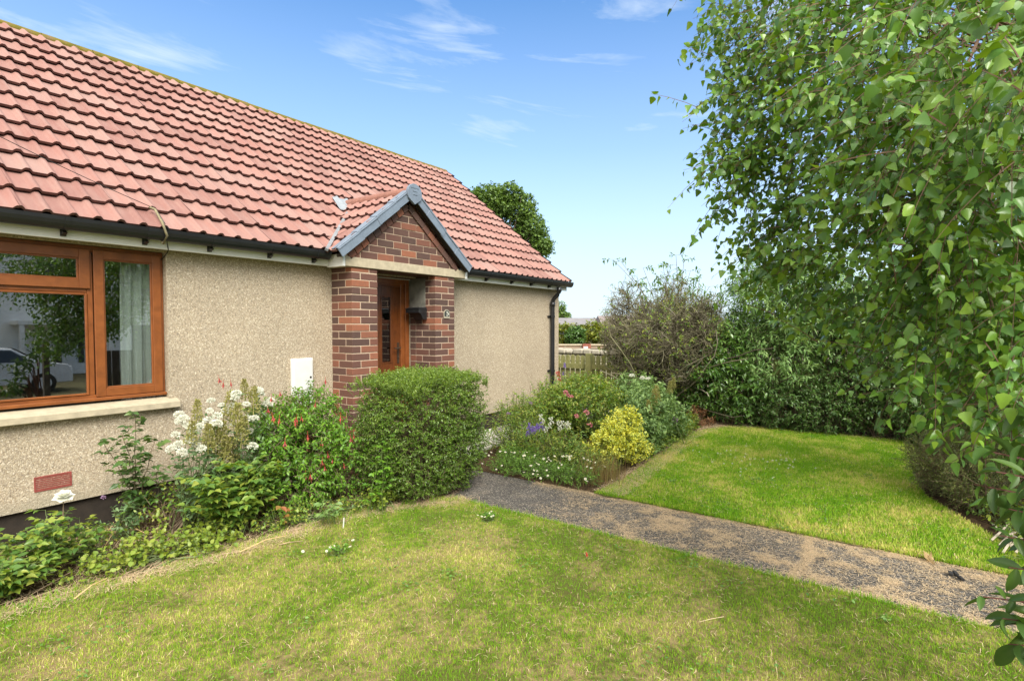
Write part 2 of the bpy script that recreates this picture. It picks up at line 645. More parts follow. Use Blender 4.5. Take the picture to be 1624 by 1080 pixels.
def sheet(name, pts, z, m, label, cat, wobble=0.0, seed=1):
    r2 = np.random.default_rng(seed)
    P = []
    n = len(pts)
    for i in range(n):
        a, b = np.array(pts[i]), np.array(pts[(i + 1) % n])
        L = np.linalg.norm(b - a)
        k = max(1, int(L / 0.12)) if wobble > 0 else 1
        for j in range(k):
            P.append(a + (b - a) * j / k + r2.normal(0, wobble, 2))
    bm = bmesh.new()
    vs = [bm.verts.new((p[0], p[1], z)) for p in P]
    bm.faces.new(vs)
    bmesh.ops.triangulate(bm, faces=bm.faces[:])
    for f in bm.faces:
        if f.normal.z < 0:
            f.normal_flip()
    me = bpy.data.meshes.new(name)
    bm.to_mesh(me)
    bm.free()
    me.materials.append(m)
    o = bpy.data.objects.new(name, me)
    COL.objects.link(o)
    return struct(o, label, cat)


NEAR_LAWN = BED_EDGE_L + [(3.56, -6.5), (3.5, -7.5), (-2.2, -7.5)]
FAR_LAWN = [(4.40, -2.62), (4.9, -2.66), (5.9, -2.58), (7.0, -2.5), (7.9, -2.5), (8.5, -2.75), (8.75, -3.3), (8.75, -4.9), (7.6, -5.15), (6.9, -4.95),
            (6.0, -5.05), (5.3, -5.35), (4.6, -5.6), (4.40, -6.2)]
LAWN_NEAR_M = lawn_base_mat('dry_lawn_base', (0.13, 0.14, 0.035), (0.38, 0.29, 0.14), 0.03)
LAWN_FAR_M = lawn_base_mat('green_lawn_base', (0.085, 0.13, 0.02), (0.32, 0.26, 0.11), -0.05)
sheet('lawn', NEAR_LAWN, LAWN_Z, LAWN_NEAR_M, 'dry yellowing lawn in front of the house and before the path', 'lawn', 0.012, 1)
sheet('lawn', FAR_LAWN, LAWN_Z, LAWN_FAR_M, 'greener lawn between the path and the shrubs', 'lawn', 0.012, 2)
sheet('path', [(3.52, -9.0), (4.43, -9.0), (4.43, -0.4), (3.52, -0.4)], PATH_Z, PATHM, 'dark asphalt path leading to the front door', 'path')
sheet('flower_bed', [(-2.2, 0.1), (-2.2, -1.1)] + BED_EDGE_L[1:] + [(3.54, -0.3), (3.54, 0.1)], BED_Z, SOIL, 'brown soil of the bed under the window', 'flower bed', 0.0, 3)
sheet('flower_bed', [(4.45, -6.3), (4.62, -5.62), (5.3, -5.37), (6.0, -5.07), (6.9, -4.97), (7.6, -5.17), (8.75, -4.92), (8.8, -2.7), (10.0, -2.7), (10.0, -8.0), (4.45, -8.0)], BED_Z, SOIL,
      'dark bare earth under the birch and the boundary shrubs', 'flower bed', 0.0, 6)
sheet('flower_bed', [(4.42, -0.75), (4.42, -2.64), (4.9, -2.72), (5.9, -2.64), (7.0, -2.56), (7.9, -2.56), (9.0, -2.7), (9.0, -0.75)], BED_Z, SOIL,
      'brown soil of the bed beside the path', 'flower bed', 0.0, 4)
SLAB = plain('pale_concrete', (0.52, 0.50, 0.45), 0.9, 0.12, 10, bmp=0.3)
mb = MB()
for i in range(5):
    mb.box((4.45 + i * 0.92, -0.74, -0.05), (4.45 + i * 0.92 + 0.90, -0.02, 0.02))
struct(mb.build('paving', SLAB, bevel=0.006), 'pale concrete slabs along the foot of the wall', 'paving')

# ------------------------------------------------------------------ the bungalow
house = thing('bungalow', 'pebbledashed bungalow with red tiled roof and brick porch', 'house', (4.0, 2.5, 0))
X_L, X_R = -2.6, 8.17
WIN = (-0.20, 1.99, 0.905, 2.085)
mb = MB()
mb.box((X_L, 0, 0.235), (WIN[0], 0.25, 2.2))
mb.box((WIN[0], 0, 0.235), (WIN[1], 0.25, 0.90))
mb.box((WIN[0], 0, 2.095), (WIN[1], 0.25, 2.2))
mb.box((WIN[1], 0, 0.235), (3.88, 0.25, 2.2))
mb.box((3.88, 0, 2.075), (4.775, 0.25, 2.2))
mb.box((4.775, 0, 0.235), (X_R, 0.25, 2.2))
mb.box((X_L, 5.05, 0.235), (X_R, 5.30, 2.2))
for x0, x1 in ((X_L, X_L + 0.25), (X_R - 0.25, X_R)):
    mb.add([(x, y, z) for x in (x0, x1) for y, z in ((0.25, 0.235), (5.05, 0.235), (5.05, 2.2), (2.65, 4.42), (0.25, 2.46), (0.25, 2.2))],
           [(0, 1, 2, 3, 4, 5), (11, 10, 9, 8, 7, 6)] + [(i, 6 + i, 6 + (i + 1) % 6, (i + 1) % 6) for i in range(6)])
wall = mb.build('wall', HARL, house)
mb = MB()
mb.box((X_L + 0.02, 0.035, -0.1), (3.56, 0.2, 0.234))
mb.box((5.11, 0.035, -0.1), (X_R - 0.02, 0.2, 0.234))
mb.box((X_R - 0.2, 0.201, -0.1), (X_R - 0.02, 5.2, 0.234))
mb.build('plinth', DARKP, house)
mb = MB()
mb.box((-2.2, 3.4, 0.2), (2.7, 3.45, 2.15))
mb.box((-2.25, 0.26, 0.2), (-2.2, 3.45, 2.15))
mb.box((2.7, 0.26, 0.2), (2.75, 3.45, 2.15))
mb.box((-2.25, 0.26, 0.15), (2.75, 3.45, 0.199))
mb.box((-2.25, 0.26, 2.151), (2.75, 3.45, 2.2))
mb.box((3.5, 1.6, 0.1), (5.0, 1.65, 2.15))
mb.box((3.45, 0.26, 0.1), (3.5, 1.65, 2.15))
mb.box((5.0, 0.26, 0.1), (5.05, 1.65, 2.15))
mb.box((3.45, 0.26, 2.151), (5.05, 1.65, 2.19))
mb.build('interior_wall', plain('room_paint', (0.24, 0.22, 0.19), 0.9), house)


# ---- roof
def tile_field(mb, org, xd, ud, width, rows, gauge, tw, nroll=2, seed=3, amp=0.022, th=0.021):
    r2 = np.random.default_rng(seed)
    org, xd, ud = np.array(org, float), unit(xd), unit(ud)
    nr = np.cross(xd, ud)
    ncol = int(math.ceil(width / tw))
    ns = 14 * nroll + 1
    u = np.linspace(0, 1, ns)
    ph = (u * nroll) % 1.0
    ph[-1] = 0.0
    d = np.minimum(np.abs(ph - 0.0), np.abs(ph - 1.0))
    prof = amp * np.where(d < 0.08, 1.0, np.where(d < 0.23, 0.5 + 0.5 * np.cos(math.pi * (d - 0.08) / 0.15), 0.0))
    rr, cc = np.meshgrid(np.arange(rows), np.arange(ncol), indexing='ij')
    rr, cc = rr.ravel(), cc.ravel()
    N = len(rr)
    L = gauge + 0.06
    jit = r2.normal(0, 0.0022, (N, 1))
    sj = r2.normal(0, 0.003, (N, 1))
    skew = r2.normal(0, 0.003, (N, 1))
    x = cc[:, None] * tw + u[None] * tw
    x = np.minimum(x, width)
    s0 = rr[:, None] * gauge + sj + skew * (u[None] - 0.5) * 2
    hf, hb = 0.052 + jit + prof[None], 0.010 + prof[None] + 0 * jit

    def P(x, s, h):
        return org + x[..., None] * xd + s[..., None] * ud + h[..., None] * nr
    front = P(x, s0, hf)
    back = P(x, np.minimum(s0 + L, rows * gauge), hb)
    faces = [(i, i + 1, ns + i + 1, ns + i) for i in range(ns - 1)]
    mb.arr(np.concatenate([front, back], 1), faces, 0)
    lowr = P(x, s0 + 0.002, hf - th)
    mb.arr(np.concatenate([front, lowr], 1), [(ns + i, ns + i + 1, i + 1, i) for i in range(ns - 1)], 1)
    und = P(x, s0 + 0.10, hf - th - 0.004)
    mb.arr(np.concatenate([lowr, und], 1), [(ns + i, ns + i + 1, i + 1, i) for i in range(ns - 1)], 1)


ROOF_A = math.atan2(4.56 - 2.215, 2.85)
UD = np.array([0, math.cos(ROOF_A), math.sin(ROOF_A)])
RN = np.cross([1, 0, 0], UD)
ROWS = 14
SL = 2.85 / math.cos(ROOF_A)
mb = MB()
tile_field(mb, (X_L - 0.05, -0.20, 2.215), (1, 0, 0), UD, X_R + 0.05 - X_L + 0.05 - 0.02, ROWS, SL / ROWS, 0.2838, 2, 5)
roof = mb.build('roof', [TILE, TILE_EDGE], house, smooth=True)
mb = MB()
# back slope, boarding under the tiles and the mortar of the verge
UB = np.array([0, -math.cos(ROOF_A), math.sin(ROOF_A)])
c = np.array([(X_L + X_R) / 2, 2.65 - 0.5 * 2.85, 2.215 + 0.5 * 2.345]) - 0.022 * RN
mb.obox(c, ((X_R - X_L) / 2 + 0.01, 0, 0), UD * SL / 2 * 0.985, RN * 0.02)
c = np.array([(X_L + X_R) / 2, 2.65 + 0.5 * 2.85, 2.215 + 0.5 * 2.345])
mb.obox(c, ((X_R - X_L) / 2 + 0.03, 0, 0), UB * SL / 2 * 0.99, np.cross(UB, (1, 0, 0)) * 0.03)
mb.build('roof_deck', plain('roof_deck', (0.10, 0.05, 0.045), 0.9), roof)
mb = MB()
c = np.array([X_R + 0.012, 2.65 - 0.5 * 2.85, 2.215 + 0.5 * 2.345]) - 0.028 * RN
mb.obox(c, (0.022, 0, 0), UD * SL / 2 * 0.98, RN * 0.03)
mb.build('verge', plain('verge_mortar', (0.26, 0.22, 0.20), 0.9), roof)
mb = MB()
L = 0.45
n = int((X_R + 0.03 - X_L) / L)
th = np.linspace(-0.25, math.pi + 0.25, 11)
for i in range(n + 1):
    x0 = X_L + i * L
    x1 = min(x0 + L - 0.006, X_R + 0.035)
    if x1 <= x0:
        continue
    rr = 0.074 + rng.normal(0, 0.002)
    dz = rng.normal(0, 0.003)
    prof = np.stack([np.cos(th) * rr, np.sin(th) * rr * 0.85], -1)
    V = [(x, 2.65 + p[0], 4.542 + dz + p[1]) for x in (x0, x1) for p in prof]
    k = len(th)
    mb.add(V, [(j, j + 1, k + j + 1, k + j) for j in range(k - 1)] + [tuple(range(k - 1, -1, -1)), tuple(range(k, 2 * k))])
mb.build('ridge', RIDGE, roof)

# ---- fascia, gutter, downpipe
mb = MB()
for a, b in ((X_L, 3.44), (5.335, X_R + 0.06)):
    mb.box((a, -0.125, 2.10), (b, -0.10, 2.205))
mb.build('fascia', WHITE, house, bevel=0.003)
mb = MB()
for a, b in ((X_L, 3.55), (5.12, X_R + 0.06)):
    mb.box((a, -0.099, 2.108), (b, -0.002, 2.118))
mb.build('soffit', plain('olive_soffit', (0.22, 0.20, 0.11), 0.7), house)


def gutter(a, b, brackets, endcap):
    mb = MB()
    th = np.linspace(math.pi, 2 * math.pi, 11)
    yc, zc, r1, r2 = -0.185, 2.240, 0.056, 0.051
    po = [(yc + math.cos(t) * r1, zc + math.sin(t) * r1 * 1.5) for t in th]
    pi_ = [(yc + math.cos(t) * r2, zc + math.sin(t) * r2 * 1.5) for t in th[::-1]]
    prof = po + pi_
    k = len(prof)
    V = [(x, p[0], p[1]) for x in (a, b) for p in prof]
    mb.add(V, [(j, k + j, k + (j + 1) % k, (j + 1) % k) for j in range(k)] + [tuple(range(k)), tuple(range(2 * k - 1, k - 1, -1))])
    if endcap:
        mb.add([(b + 0.001, *p) for p in po] + [(b + 0.008, *p) for p in po],
               [tuple(range(10, -1, -1)), tuple(range(11, 22))] + [(j, j + 1, 12 + j, 11 + j) for j in range(10)])
    g = mb.build('gutter', BLACK, house, smooth=False)
    for x in brackets:
        m2 = MB()
        pr = [(yc + math.cos(t) * (r1 + 0.005), zc + math.sin(t) * (r1 * 1.5 + 0.005)) for t in th]
        pin = [(yc + math.cos(t) * (r1 + 0.0005), zc + math.sin(t) * (r1 * 1.5 + 0.0005)) for t in th[::-1]]
        pp = pr + pin
        V = [(xx, p[0], p[1]) for xx in (x - 0.014, x + 0.014) for p in pp]
        m2.add(V, [(j, k + j, k + (j + 1) % k, (j + 1) % k) for j in range(k)] + [tuple(range(k)), tuple(range(2 * k - 1, k - 1, -1))])
        m2.box((x - 0.016, -0.140, 2.118), (x + 0.016, -0.1255, 2.17))
        m2.add([(x - 0.012, -0.1395, 2.12), (x + 0.012, -0.1395, 2.12), (x + 0.012, -0.185, 2.138), (x - 0.012, -0.185, 2.138),
                (x - 0.012, -0.1395, 2.165), (x + 0.012, -0.1395, 2.165)], [(0, 1, 2, 3), (1, 5, 2), (0, 3, 4), (3, 2, 5, 4), (0, 4, 5, 1)])
        m2.build('gutter_bracket', BLACK, g)
    return g


gutter(X_L, 3.40, [-1.2, -0.2, 0.80, 1.29, 1.79, 2.27, 2.80, 3.26], False)
gutter(5.28, X_R + 0.09, [5.55, 5.98, 6.58, 7.10, 7.62], True)
mb = MB()
XP = 7.875
pts = [(XP, -0.185, 2.145), (XP, -0.185, 2.08), (XP, -0.178, 2.05), (XP, -0.16, 2.02), (XP, -0.09, 1.96), (XP, -0.068, 1.93), (XP, -0.06, 1.88), (XP, -0.06, 0.9), (XP, -0.06, -0.05)]
mb.tube(pts, 0.034, 12)
for z in (2.10, 1.86):
    mb.tube([(XP, -0.185 if z > 2 else -0.06, z - 0.035), (XP, -0.185 if z > 2 else -0.06, z + 0.035)], 0.041, 12)
dp = mb.build('downpipe', BLACK, house, smooth=True)
for z in (1.66, 0.75):
    m2 = MB()
    m2.tube([(XP, -0.06, z - 0.018), (XP, -0.06, z + 0.018)], 0.0415, 12)
    m2.box((XP - 0.075, -0.02, z - 0.014), (XP + 0.075, -0.002, z + 0.014))
    m2.build('pipe_clip', BLACK, dp)

# ---- the picture window
win = MB()


def ring(mb, x0, x1, z0, z1, w, y0, y1, wb=None, wt=None):
    wb = w if wb is None else wb
    wt = w if wt is None else wt
    mb.box((x0, y0, z0), (x0 + w, y1, z1))
    mb.box((x1 - w, y0, z0), (x1, y1, z1))
    mb.box((x0 + w, y0, z0), (x1 - w, y1, z0 + wb))
    mb.box((x0 + w, y0, z1 - wt), (x1 - w, y1, z1))


ring(win, WIN[0] + 0.002, WIN[1] - 0.002, 0.94, 2.092, 0.045, 0.055, 0.125, 0.045, 0.045)
win.box((0.283, 0.0565, 0.985), (0.317, 0.1235, 2.047))
win.box((1.475, 0.0565, 0.985), (1.510, 0.1235, 2.047))
win.box((0.317, 0.0575, 1.745), (1.475, 0.1225, 1.785))
win.box((WIN[0] + 0.004, 0.020, 0.9405), (WIN[1] - 0.004, 0.0545, 0.965))
window = win.build('window', OAK, house, bevel=0.004)
for x0, x1, z0, z1, w in ((1.512, 1.965, 0.968, 2.064, 0.062), (-0.175, 0.281, 0.968, 2.064, 0.062), (0.300, 1.490, 1.775, 2.064, 0.066)):
    m2 = MB()
    ring(m2, x0, x1, z0, z1, w, 0.036, 0.0550)
    ring(m2, x0 + w - 0.002, x1 - w + 0.002, z0 + w - 0.002, z1 - w + 0.002, 0.014, 0.048, 0.066)
    m2.build('sash', OAK, window, bevel=0.003)
    m2 = MB()
    m2.box((x0 + w, 0.0555, z0 + w), (x1 - w, 0.0595, z1 - w))
    m2.build('pane', GLASS, window)
m2 = MB()
ring(m2, 0.319, 1.473, 0.987, 1.743, 0.016, 0.050, 0.070)
m2.build('glazing_bead', OAK, window, bevel=0.003)
m2 = MB()
m2.box((0.335, 0.060, 1.003), (1.457, 0.064, 1.727))
m2.build('pane', GLASS, window)
mb = MB()
mb.add([(-0.27, -0.065, 0.838), (2.055, -0.065, 0.838), (2.055, 0.05, 0.838), (-0.27, 0.05, 0.838),
        (-0.27, -0.065, 0.892), (2.055, -0.065, 0.892), (2.055, 0.05, 0.925), (-0.27, 0.05, 0.925)],
       [(3, 2, 1, 0), (4, 5, 6, 7), (0, 1, 5, 4), (1, 2, 6, 5), (2, 3, 7, 6), (3, 0, 4, 7)])
mb.build('window_sill', STONE, house, bevel=0.006)
# curtain behind the right-hand light
mb = MB()
nx, nz = 60, 16
u = np.linspace(0, 1, nx)
V = []
for k in range(nz):
    t = k / (nz - 1)
    xl, xr = 1.70 + 0.02 * t, 2.16 - 0.03 * (1 - t)
    for q in u:
        V.append((xl + (xr - xl) * q, 0.125 + 0.022 * math.sin(q * 34 + 1.2 * math.sin(t * 2.5)) + 0.012 * math.sin(q * 77 + t), 0.90 + 1.15 * t))
mb.add(V, [(k * nx + i, k * nx + i + 1, (k + 1) * nx + i + 1, (k + 1) * nx + i) for k in range(nz - 1) for i in range(nx - 1)])
tag(mb.build('curtain', plain('curtain_cloth', (0.80, 0.77, 0.70), 0.95, 0.05), smooth=True, org=(1.93, 0.2, 0.9)),
    'pale linen curtain hanging inside the window pane', 'curtain')

# ---- air brick, meter box
mb = MB()
RED = plain('red_plastic', (0.25, 0.055, 0.045), 0.6, 0.2, 30)
ring(mb, 1.125, 1.335, 0.352, 0.455, 0.008, -0.006, 0.01)
for i in range(7):
    z = 0.362 + i * 0.0125
    mb.box((1.133, -0.004, z), (1.327, 0.006, z + 0.0065))
mb.box((1.133, 0.0065, 0.36), (1.327, 0.012, 0.447), 1)
air = mb.build('air_brick', [RED, DARKP], house)
mb = MB()
mb.box((3.075, -0.045, 0.72), (3.305, -0.001, 1.18))
mtr = mb.build('meter_box', WHITE, house, bevel=0.008)
mb = MB()
mb.box((3.09, -0.052, 0.735), (3.29, -0.0455, 1.165))
mb.build('door', plain('white_panel', (0.64, 0.64, 0.62), 0.4, 0.05), mtr, bevel=0.004)
mb = MB()
mb.tube([(3.268, -0.0521, 0.99), (3.268, -0.055, 0.99)], 0.011, 10)
mb.build('lock', BLACK, mtr)

# ---- the brick porch
porch = bpy.data.objects.new('porch', None)
COL.objects.link(porch)
porch.parent = house
ORG['porch'] = ORG['bungalow']
CH, BL, BH, JT = 0.075, 0.215, 0.065, 0.010
PF = -0.33                                      # front of the porch brickwork


def pier(x0, x1, seed, bm_=None):
    r2 = np.random.default_rng(seed)
    w, d = x1 - x0, 0.3295
    hw, hd = 0.1025 * w / 0.3295, 0.1025
    mb = MB()
    mo = MB()
    z = -0.05
    k = 0
    while z < 2.07:
        z1 = min(z + BH, 2.092)
        bl_w, bl_d = w - hw - JT, d - hd - JT
        rects = [(0, 0, bl_w, hd), (bl_w + JT, 0, w, bl_d), (hw + JT, bl_d + JT, w, d), (0, hd + JT, hw, d)]
        if k % 2:
            rects = [(w - b, a_, w - a, b_) for (a, a_, b, b_) in rects]
        for a, a_, b, b_ in rects:
            j = np.clip(r2.normal(0, 0.001, 3), -0.0018, 0.0018)
            mb.box((x0 + a + j[0], PF + a_ + j[1], z + j[2]), (x0 + b + j[0], PF + b_ + j[1], z1 + j[2]))
        z += CH
        k += 1
    o = mb.build('pier', bm_ or BRICK, porch, bevel=0.003)
    mo.box((x0 + 0.004, PF + 0.004, -0.06), (x1 - 0.004, -0.002, 2.0935))
    mo.build('pier_mortar', MORTAR, porch)
    return o


pier(3.563, 3.893, 11, BRICK_RED)
pier(4.770, 5.108, 14)
# cheeks between pier and door frame
mb, mb2 = MB(), MB()
z, k = -0.05, 0
r2 = np.random.default_rng(9)
while z < 1.70:
    mb.box((4.7715, 0.004, z), (4.780, 0.098, z + BH))
    mb2.box((3.885, 0.004, z), (3.8935, 0.098, z + BH))
    z += CH
    k += 1
mb.build('cheek_brick', BRICK, porch, bevel=0.002)
mb2.build('cheek_brick', BRICK, porch, bevel=0.002)
mb = MB()
mb.box((3.8805, -0.001, -0.06), (3.890, 0.155, 2.094))
mb.box((4.7755, -0.001, -0.06), (4.785, 0.155, 2.094))
mb.build('cheek_mortar', MORTAR, porch)
mb = MB()
mb.box((4.762, -0.165, 1.715), (4.774, 0.098, 2.075))
GREYR = plain('grey_render', (0.17, 0.165, 0.14), 0.95, 0.4, 9, bmp=0.4)
mb.build('cheek_render', GREYR, porch)
mb = MB()
mb.box((3.8885, -0.165, 1.715), (3.8945, 0.098, 2.075))
mb.build('cheek_render', GREYR, porch)
mb = MB()
for i in range(12):
    mb.box((3.897 + i * 0.0725, 0.012, 2.066), (3.897 + i * 0.0725 + 0.063, 0.098, 2.094))
mb.box((3.896, -0.30, 2.0945), (4.768, 0.10, 2.12))
mb.build('soldier_course', BRICK, porch)
# stone lintel with white box ends
mb = MB()
mb.box((3.472, -0.348, 2.0955), (5.292, -0.05, 2.192))
mb.build('lintel', STONE, porch, bevel=0.004)
for xs in ((3.440, 3.4715), (5.2925, 5.333)):
    m2 = MB()
    m2.box((xs[0], -0.352, 2.090), (xs[1], -0.0985, 2.215))
    m2.build('box_end', WHITE, porch, bevel=0.003)
# gable brickwork, cut to the triangle
GX, GZ0, GA = 4.33, 2.1935, math.atan2(0.765, 0.965)


def clip_bricks(name, x_half, z_top):
    bm = bmesh.new()
    r2 = np.random.default_rng(21)
    z, k = GZ0 + 0.004, 0
    while z < z_top:
        x = GX - x_half - 0.3 + (0.1125 if k % 2 else 0.0)
        while x < GX + x_half + 0.2:
            j = r2.normal(0, 0.0012, 2)
            res = bmesh.ops.create_cube(bm, size=1.0)
            bmesh.ops.scale(bm, vec=(BL, 0.05, BH), verts=res['verts'])
            bmesh.ops.translate(bm, vec=(x + BL / 2 + j[0], PF + 0.025 + j[1], z + BH / 2), verts=res['verts'])
            x += BL + JT
        z += CH
        k += 1
    for s in (-1, 1):
        n = Vector((s * math.sin(GA), 0, math.cos(GA)))
        p = Vector((GX, 0, z_top))
        res = bmesh.ops.bisect_plane(bm, geom=bm.verts[:] + bm.edges[:] + bm.faces[:], plane_co=p, plane_no=n, clear_outer=True)
        bmesh.ops.holes_fill(bm, edges=[e for e in bm.edges if e.is_boundary])
    me = bpy.data.meshes.new(name)
    off = Vector(ORG['bungalow'])
    for v in bm.verts:
        v.co -= off
    bm.to_mesh(me)
    bm.free()
    me.materials.append(BRICK)
    o = bpy.data.objects.new(name, me)
    COL.objects.link(o)
    o.parent = porch
    return o


ZT = GZ0 + 0.80 * math.tan(GA)
clip_bricks('gable_brickwork', 0.80, ZT)
mb = MB()
mb.add([(GX - 0.80, PF + 0.004, GZ0), (GX + 0.80, PF + 0.004, GZ0), (GX, PF + 0.004, ZT), (GX - 0.80, 0.5, GZ0), (GX + 0.80, 0.5, GZ0), (GX, 0.5, ZT)],
       [(0, 1, 2), (5, 4, 3), (0, 3, 4, 1), (1, 4, 5, 2), (2, 5, 3, 0)])
mb.build('gable_mortar', MORTAR, porch)
# bricks laid along the rake
mb, mo = MB(), MB()
for s in (-1, 1):
    sl = np.array([-s * math.cos(GA), 0, math.sin(GA)])     # up the slope
    nn = np.array([s * math.sin(GA), 0, math.cos(GA)])
    base = np.array([GX + s * 0.835, PF - 0.008, GZ0 + 0.012]) - nn * 0.026
    Ltot = 0.80 / math.cos(GA)
    q = 0.06
    while q < Ltot + 0.0:
        mb.obox(base + sl * q + np.array([0, 0.02, 0]) - nn * 0.002, sl * 0.047, (0, 0.03, 0), nn * 0.034)
        q += 0.1035
    mo.obox(base + sl * Ltot * 0.5 + np.array([0, 0.026, 0]), sl * Ltot * 0.52, (0, 0.024, 0), nn * 0.0325)
mb.build('rake_course', BRICK, porch, bevel=0.002)
mo.build('rake_mortar', MORTAR, porch)
# porch roof: two tiled slopes running back into the main roof
RZ = 2.965
PA = math.atan2(RZ - 2.19, 0.97)
mb = MB()
for s in (-1, 1):
    e = np.array([GX + s * 0.975, 0, 2.19])
    up = np.array([-s * math.cos(PA), 0, math.sin(PA)])
    if s < 0:
        tile_field(mb, (e[0], 0.98, e[2]), (0, -1, 0), up, 0.98 + 0.40, 5, 1.245 / 5, 0.2838, 2, 31)
    else:
        tile_field(mb, (e[0], -0.40, e[2]), (0, 1, 0), up, 0.98 + 0.40, 5, 1.245 / 5, 0.2838, 2, 32)
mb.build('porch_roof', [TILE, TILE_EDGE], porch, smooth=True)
mb = MB()
th = np.linspace(-0.15, math.pi + 0.15, 11)
k = len(th)
for y0, y1 in ((-0.41, 0.03), (0.035, 0.46), (0.465, 0.86)):
    V = [(GX + math.cos(t) * 0.085, y, RZ - 0.005 + math.sin(t) * 0.075) for y in (y0, y1) for t in th]
    mb.add(V, [(j, k + j, k + j + 1, j + 1) for j in range(k - 1)] + [tuple(range(k)), tuple(range(2 * k - 1, k - 1, -1))])
mb.build('porch_ridge', plain('orange_ridge_tile', (0.25, 0.115, 0.085), 0.8, 0.2, 12), porch, smooth=False)
for s in (-1, 1):
    up = np.array([-s * math.cos(PA), 0, math.sin(PA)])
    nn = np.array([s * math.sin(PA), 0, math.cos(PA)])
    e = np.array([GX + s * 0.985, -0.425, 2.185])
    for i in range(4):
        m2 = MB()
        Lu = 0.342
        cc = e + up * (0.02 + i * 0.303 + Lu / 2) + nn * (0.004)
        tl = unit(up - nn * 0.022)
        nt_ = unit(nn + up * 0.022)
        m2.obox(cc + np.array([0, 0.0045 * (i % 2), 0]) + nt_ * 0.006, tl * Lu / 2, (0, 0.006, 0), nt_ * 0.052)
        m2.obox(cc + np.array([0, 0.05, 0]) + nt_ * 0.0525, tl * Lu / 2 * 0.999, (0, 0.0435, 0), nt_ * 0.0055)
        m2.obox(cc + np.array([0, -0.008, 0]) + nt_ * 0.040, tl * Lu / 2 * 0.96, (0, 0.0035, 0), nt_ * 0.006)
        m2.build('verge_tile', GREYV, porch, bevel=0.002)
    m2 = MB()
    cc = e + up * 0.64 + np.array([0, 0.045, 0]) - nn * 0.022
    m2.obox(cc, up * 0.62, (0, 0.034, 0), nn * 0.012)
    m2.build('undercloak', DARKP, porch)
mb = MB()
th = np.linspace(-0.55, math.pi + 0.55, 17)
prof = [(math.cos(t) * 0.108, math.sin(t) * 0.108) for t in th] + [(0.0, -0.118)]
k = len(prof)
V = [(GX + p[0], y, RZ - 0.012 + p[1]) for y in (-0.452, -0.418) for p in prof]
mb.add(V, [tuple(range(k)), tuple(range(2 * k - 1, k - 1, -1))] + [(j, k + j, k + (j + 1) % k, (j + 1) % k) for j in range(k)])
for dz in (0.025, -0.012):
    mb.box((GX - 0.032, -0.456, RZ - 0.012 + dz - 0.004), (GX + 0.032, -0.4525, RZ - 0.012 + dz + 0.004))
mb.box((GX - 0.06, -0.455, RZ + 0.045), (GX + 0.06, -0.4525, RZ + 0.051))
mb.build('ridge_end_cap', GREYV, porch, bevel=0.002)


# valley flashing and lead saddle
def on_roof(px, py, lift=0.0):
    d = ray(px, py)
    p0 = np.array([0, -0.2, 2.215]) + RN * (0.045 + lift)
    t = ((p0 - CAM) @ RN) / (d @ RN)
    return CAM + d * t


mb = MB()
a = on_roof(518, 396, 0.035)
b = on_roof(551, 338, 0.035)
side = unit(np.cross(b - a, RN))
mb.obox((a + b) / 2, (b - a) / 2, side * 0.016, RN * 0.012)
mb.build('valley_flashing', LEAD, porch)
mb = MB()
cs = [on_roof(*q, 0.02) for q in ((527, 311), (566, 320), (572, 328), (549, 336), (540, 331))]
nu, nv = 20, 8
V = []
for j in range(nv):
    t = j / (nv - 1)
    for i in range(nu):
        s = i / (nu - 1)
        p = (1 - t) * ((1 - s) * cs[0] + s * cs[1]) + t * ((1 - s) * cs[4] + s * cs[2]) + (t * 0.5 * math.sin(math.pi * s)) * (cs[3] - 0.5 * (cs[4] + cs[2]))
        ph = (p[0] - (X_L - 0.05)) / 0.1419 % 1.0
        dd = min(ph, 1 - ph)
        hgt = 0.024 * (0.5 + 0.5 * math.cos(math.pi * dd / 0.27)) if dd < 0.27 else 0
        V.append(p + RN * (hgt - 0.008))
mb.add(V, [(j * nu + i, (j + 1) * nu + i, (j + 1) * nu + i + 1, j * nu + i + 1) for j in range(nv - 1) for i in range(nu - 1)])
o = mb.build('lead_saddle', plain('new_lead', (0.22, 0.25, 0.28), 0.6, 0.12, 20), porch, smooth=True)
sm = o.modifiers.new('solid', 'SOLIDIFY')
sm.thickness = 0.006
sm.offset = -1

# ---- front door
mb = MB()
ring(mb, 3.896, 4.757, 0.06, 2.058, 0.058, 0.10, 0.17, 0.03, 0.055)
ring(mb, 3.953, 4.699, 0.09, 2.004, 0.060, 0.122, 0.165, 0.02, 0.030)
door = mb.build('door', OAK, house, bevel=0.003)
mb = MB()
mb.box((4.0135, 0.134, 0.11), (4.349, 0.165, 1.973))
mb.box((4.487, 0.134, 0.11), (4.638, 0.165, 1.973))
mb.box((4.3495, 0.134, 0.11), (4.4865, 0.165, 1.070))
mb.box((4.3495, 0.134, 1.842), (4.4865, 0.165, 1.973))
ring(mb, 4.337, 4.499, 1.058, 1.854, 0.014, 0.128, 0.1335)
mb.build('door_leaf', DOOR, door, bevel=0.002)
mb = MB()
mb.box((4.350, 0.144, 1.071), (4.486, 0.148, 1.841))
mb.build('pane', FROST, door)
mb = MB()
mb.box((4.583, 0.124, 1.05), (4.612, 0.1335, 1.30))
mb.tube([(4.598, 0.124, 1.235), (4.598, 0.085, 1.235), (4.590, 0.078, 1.235), (4.50, 0.078, 1.232)], 0.009, 8)
mb.tube([(4.598, 0.1235, 1.12), (4.598, 0.115, 1.12)], 0.011, 8)
mb.build('handle', plain('bronze_handle', (0.05, 0.035, 0.025), 0.3), door)
mb = MB()
mb.box((3.897, 0.080, 2.0585), (4.7565, 0.099, 2.0655))
mb.build('head_trim', WHITE, door)
mb = MB()
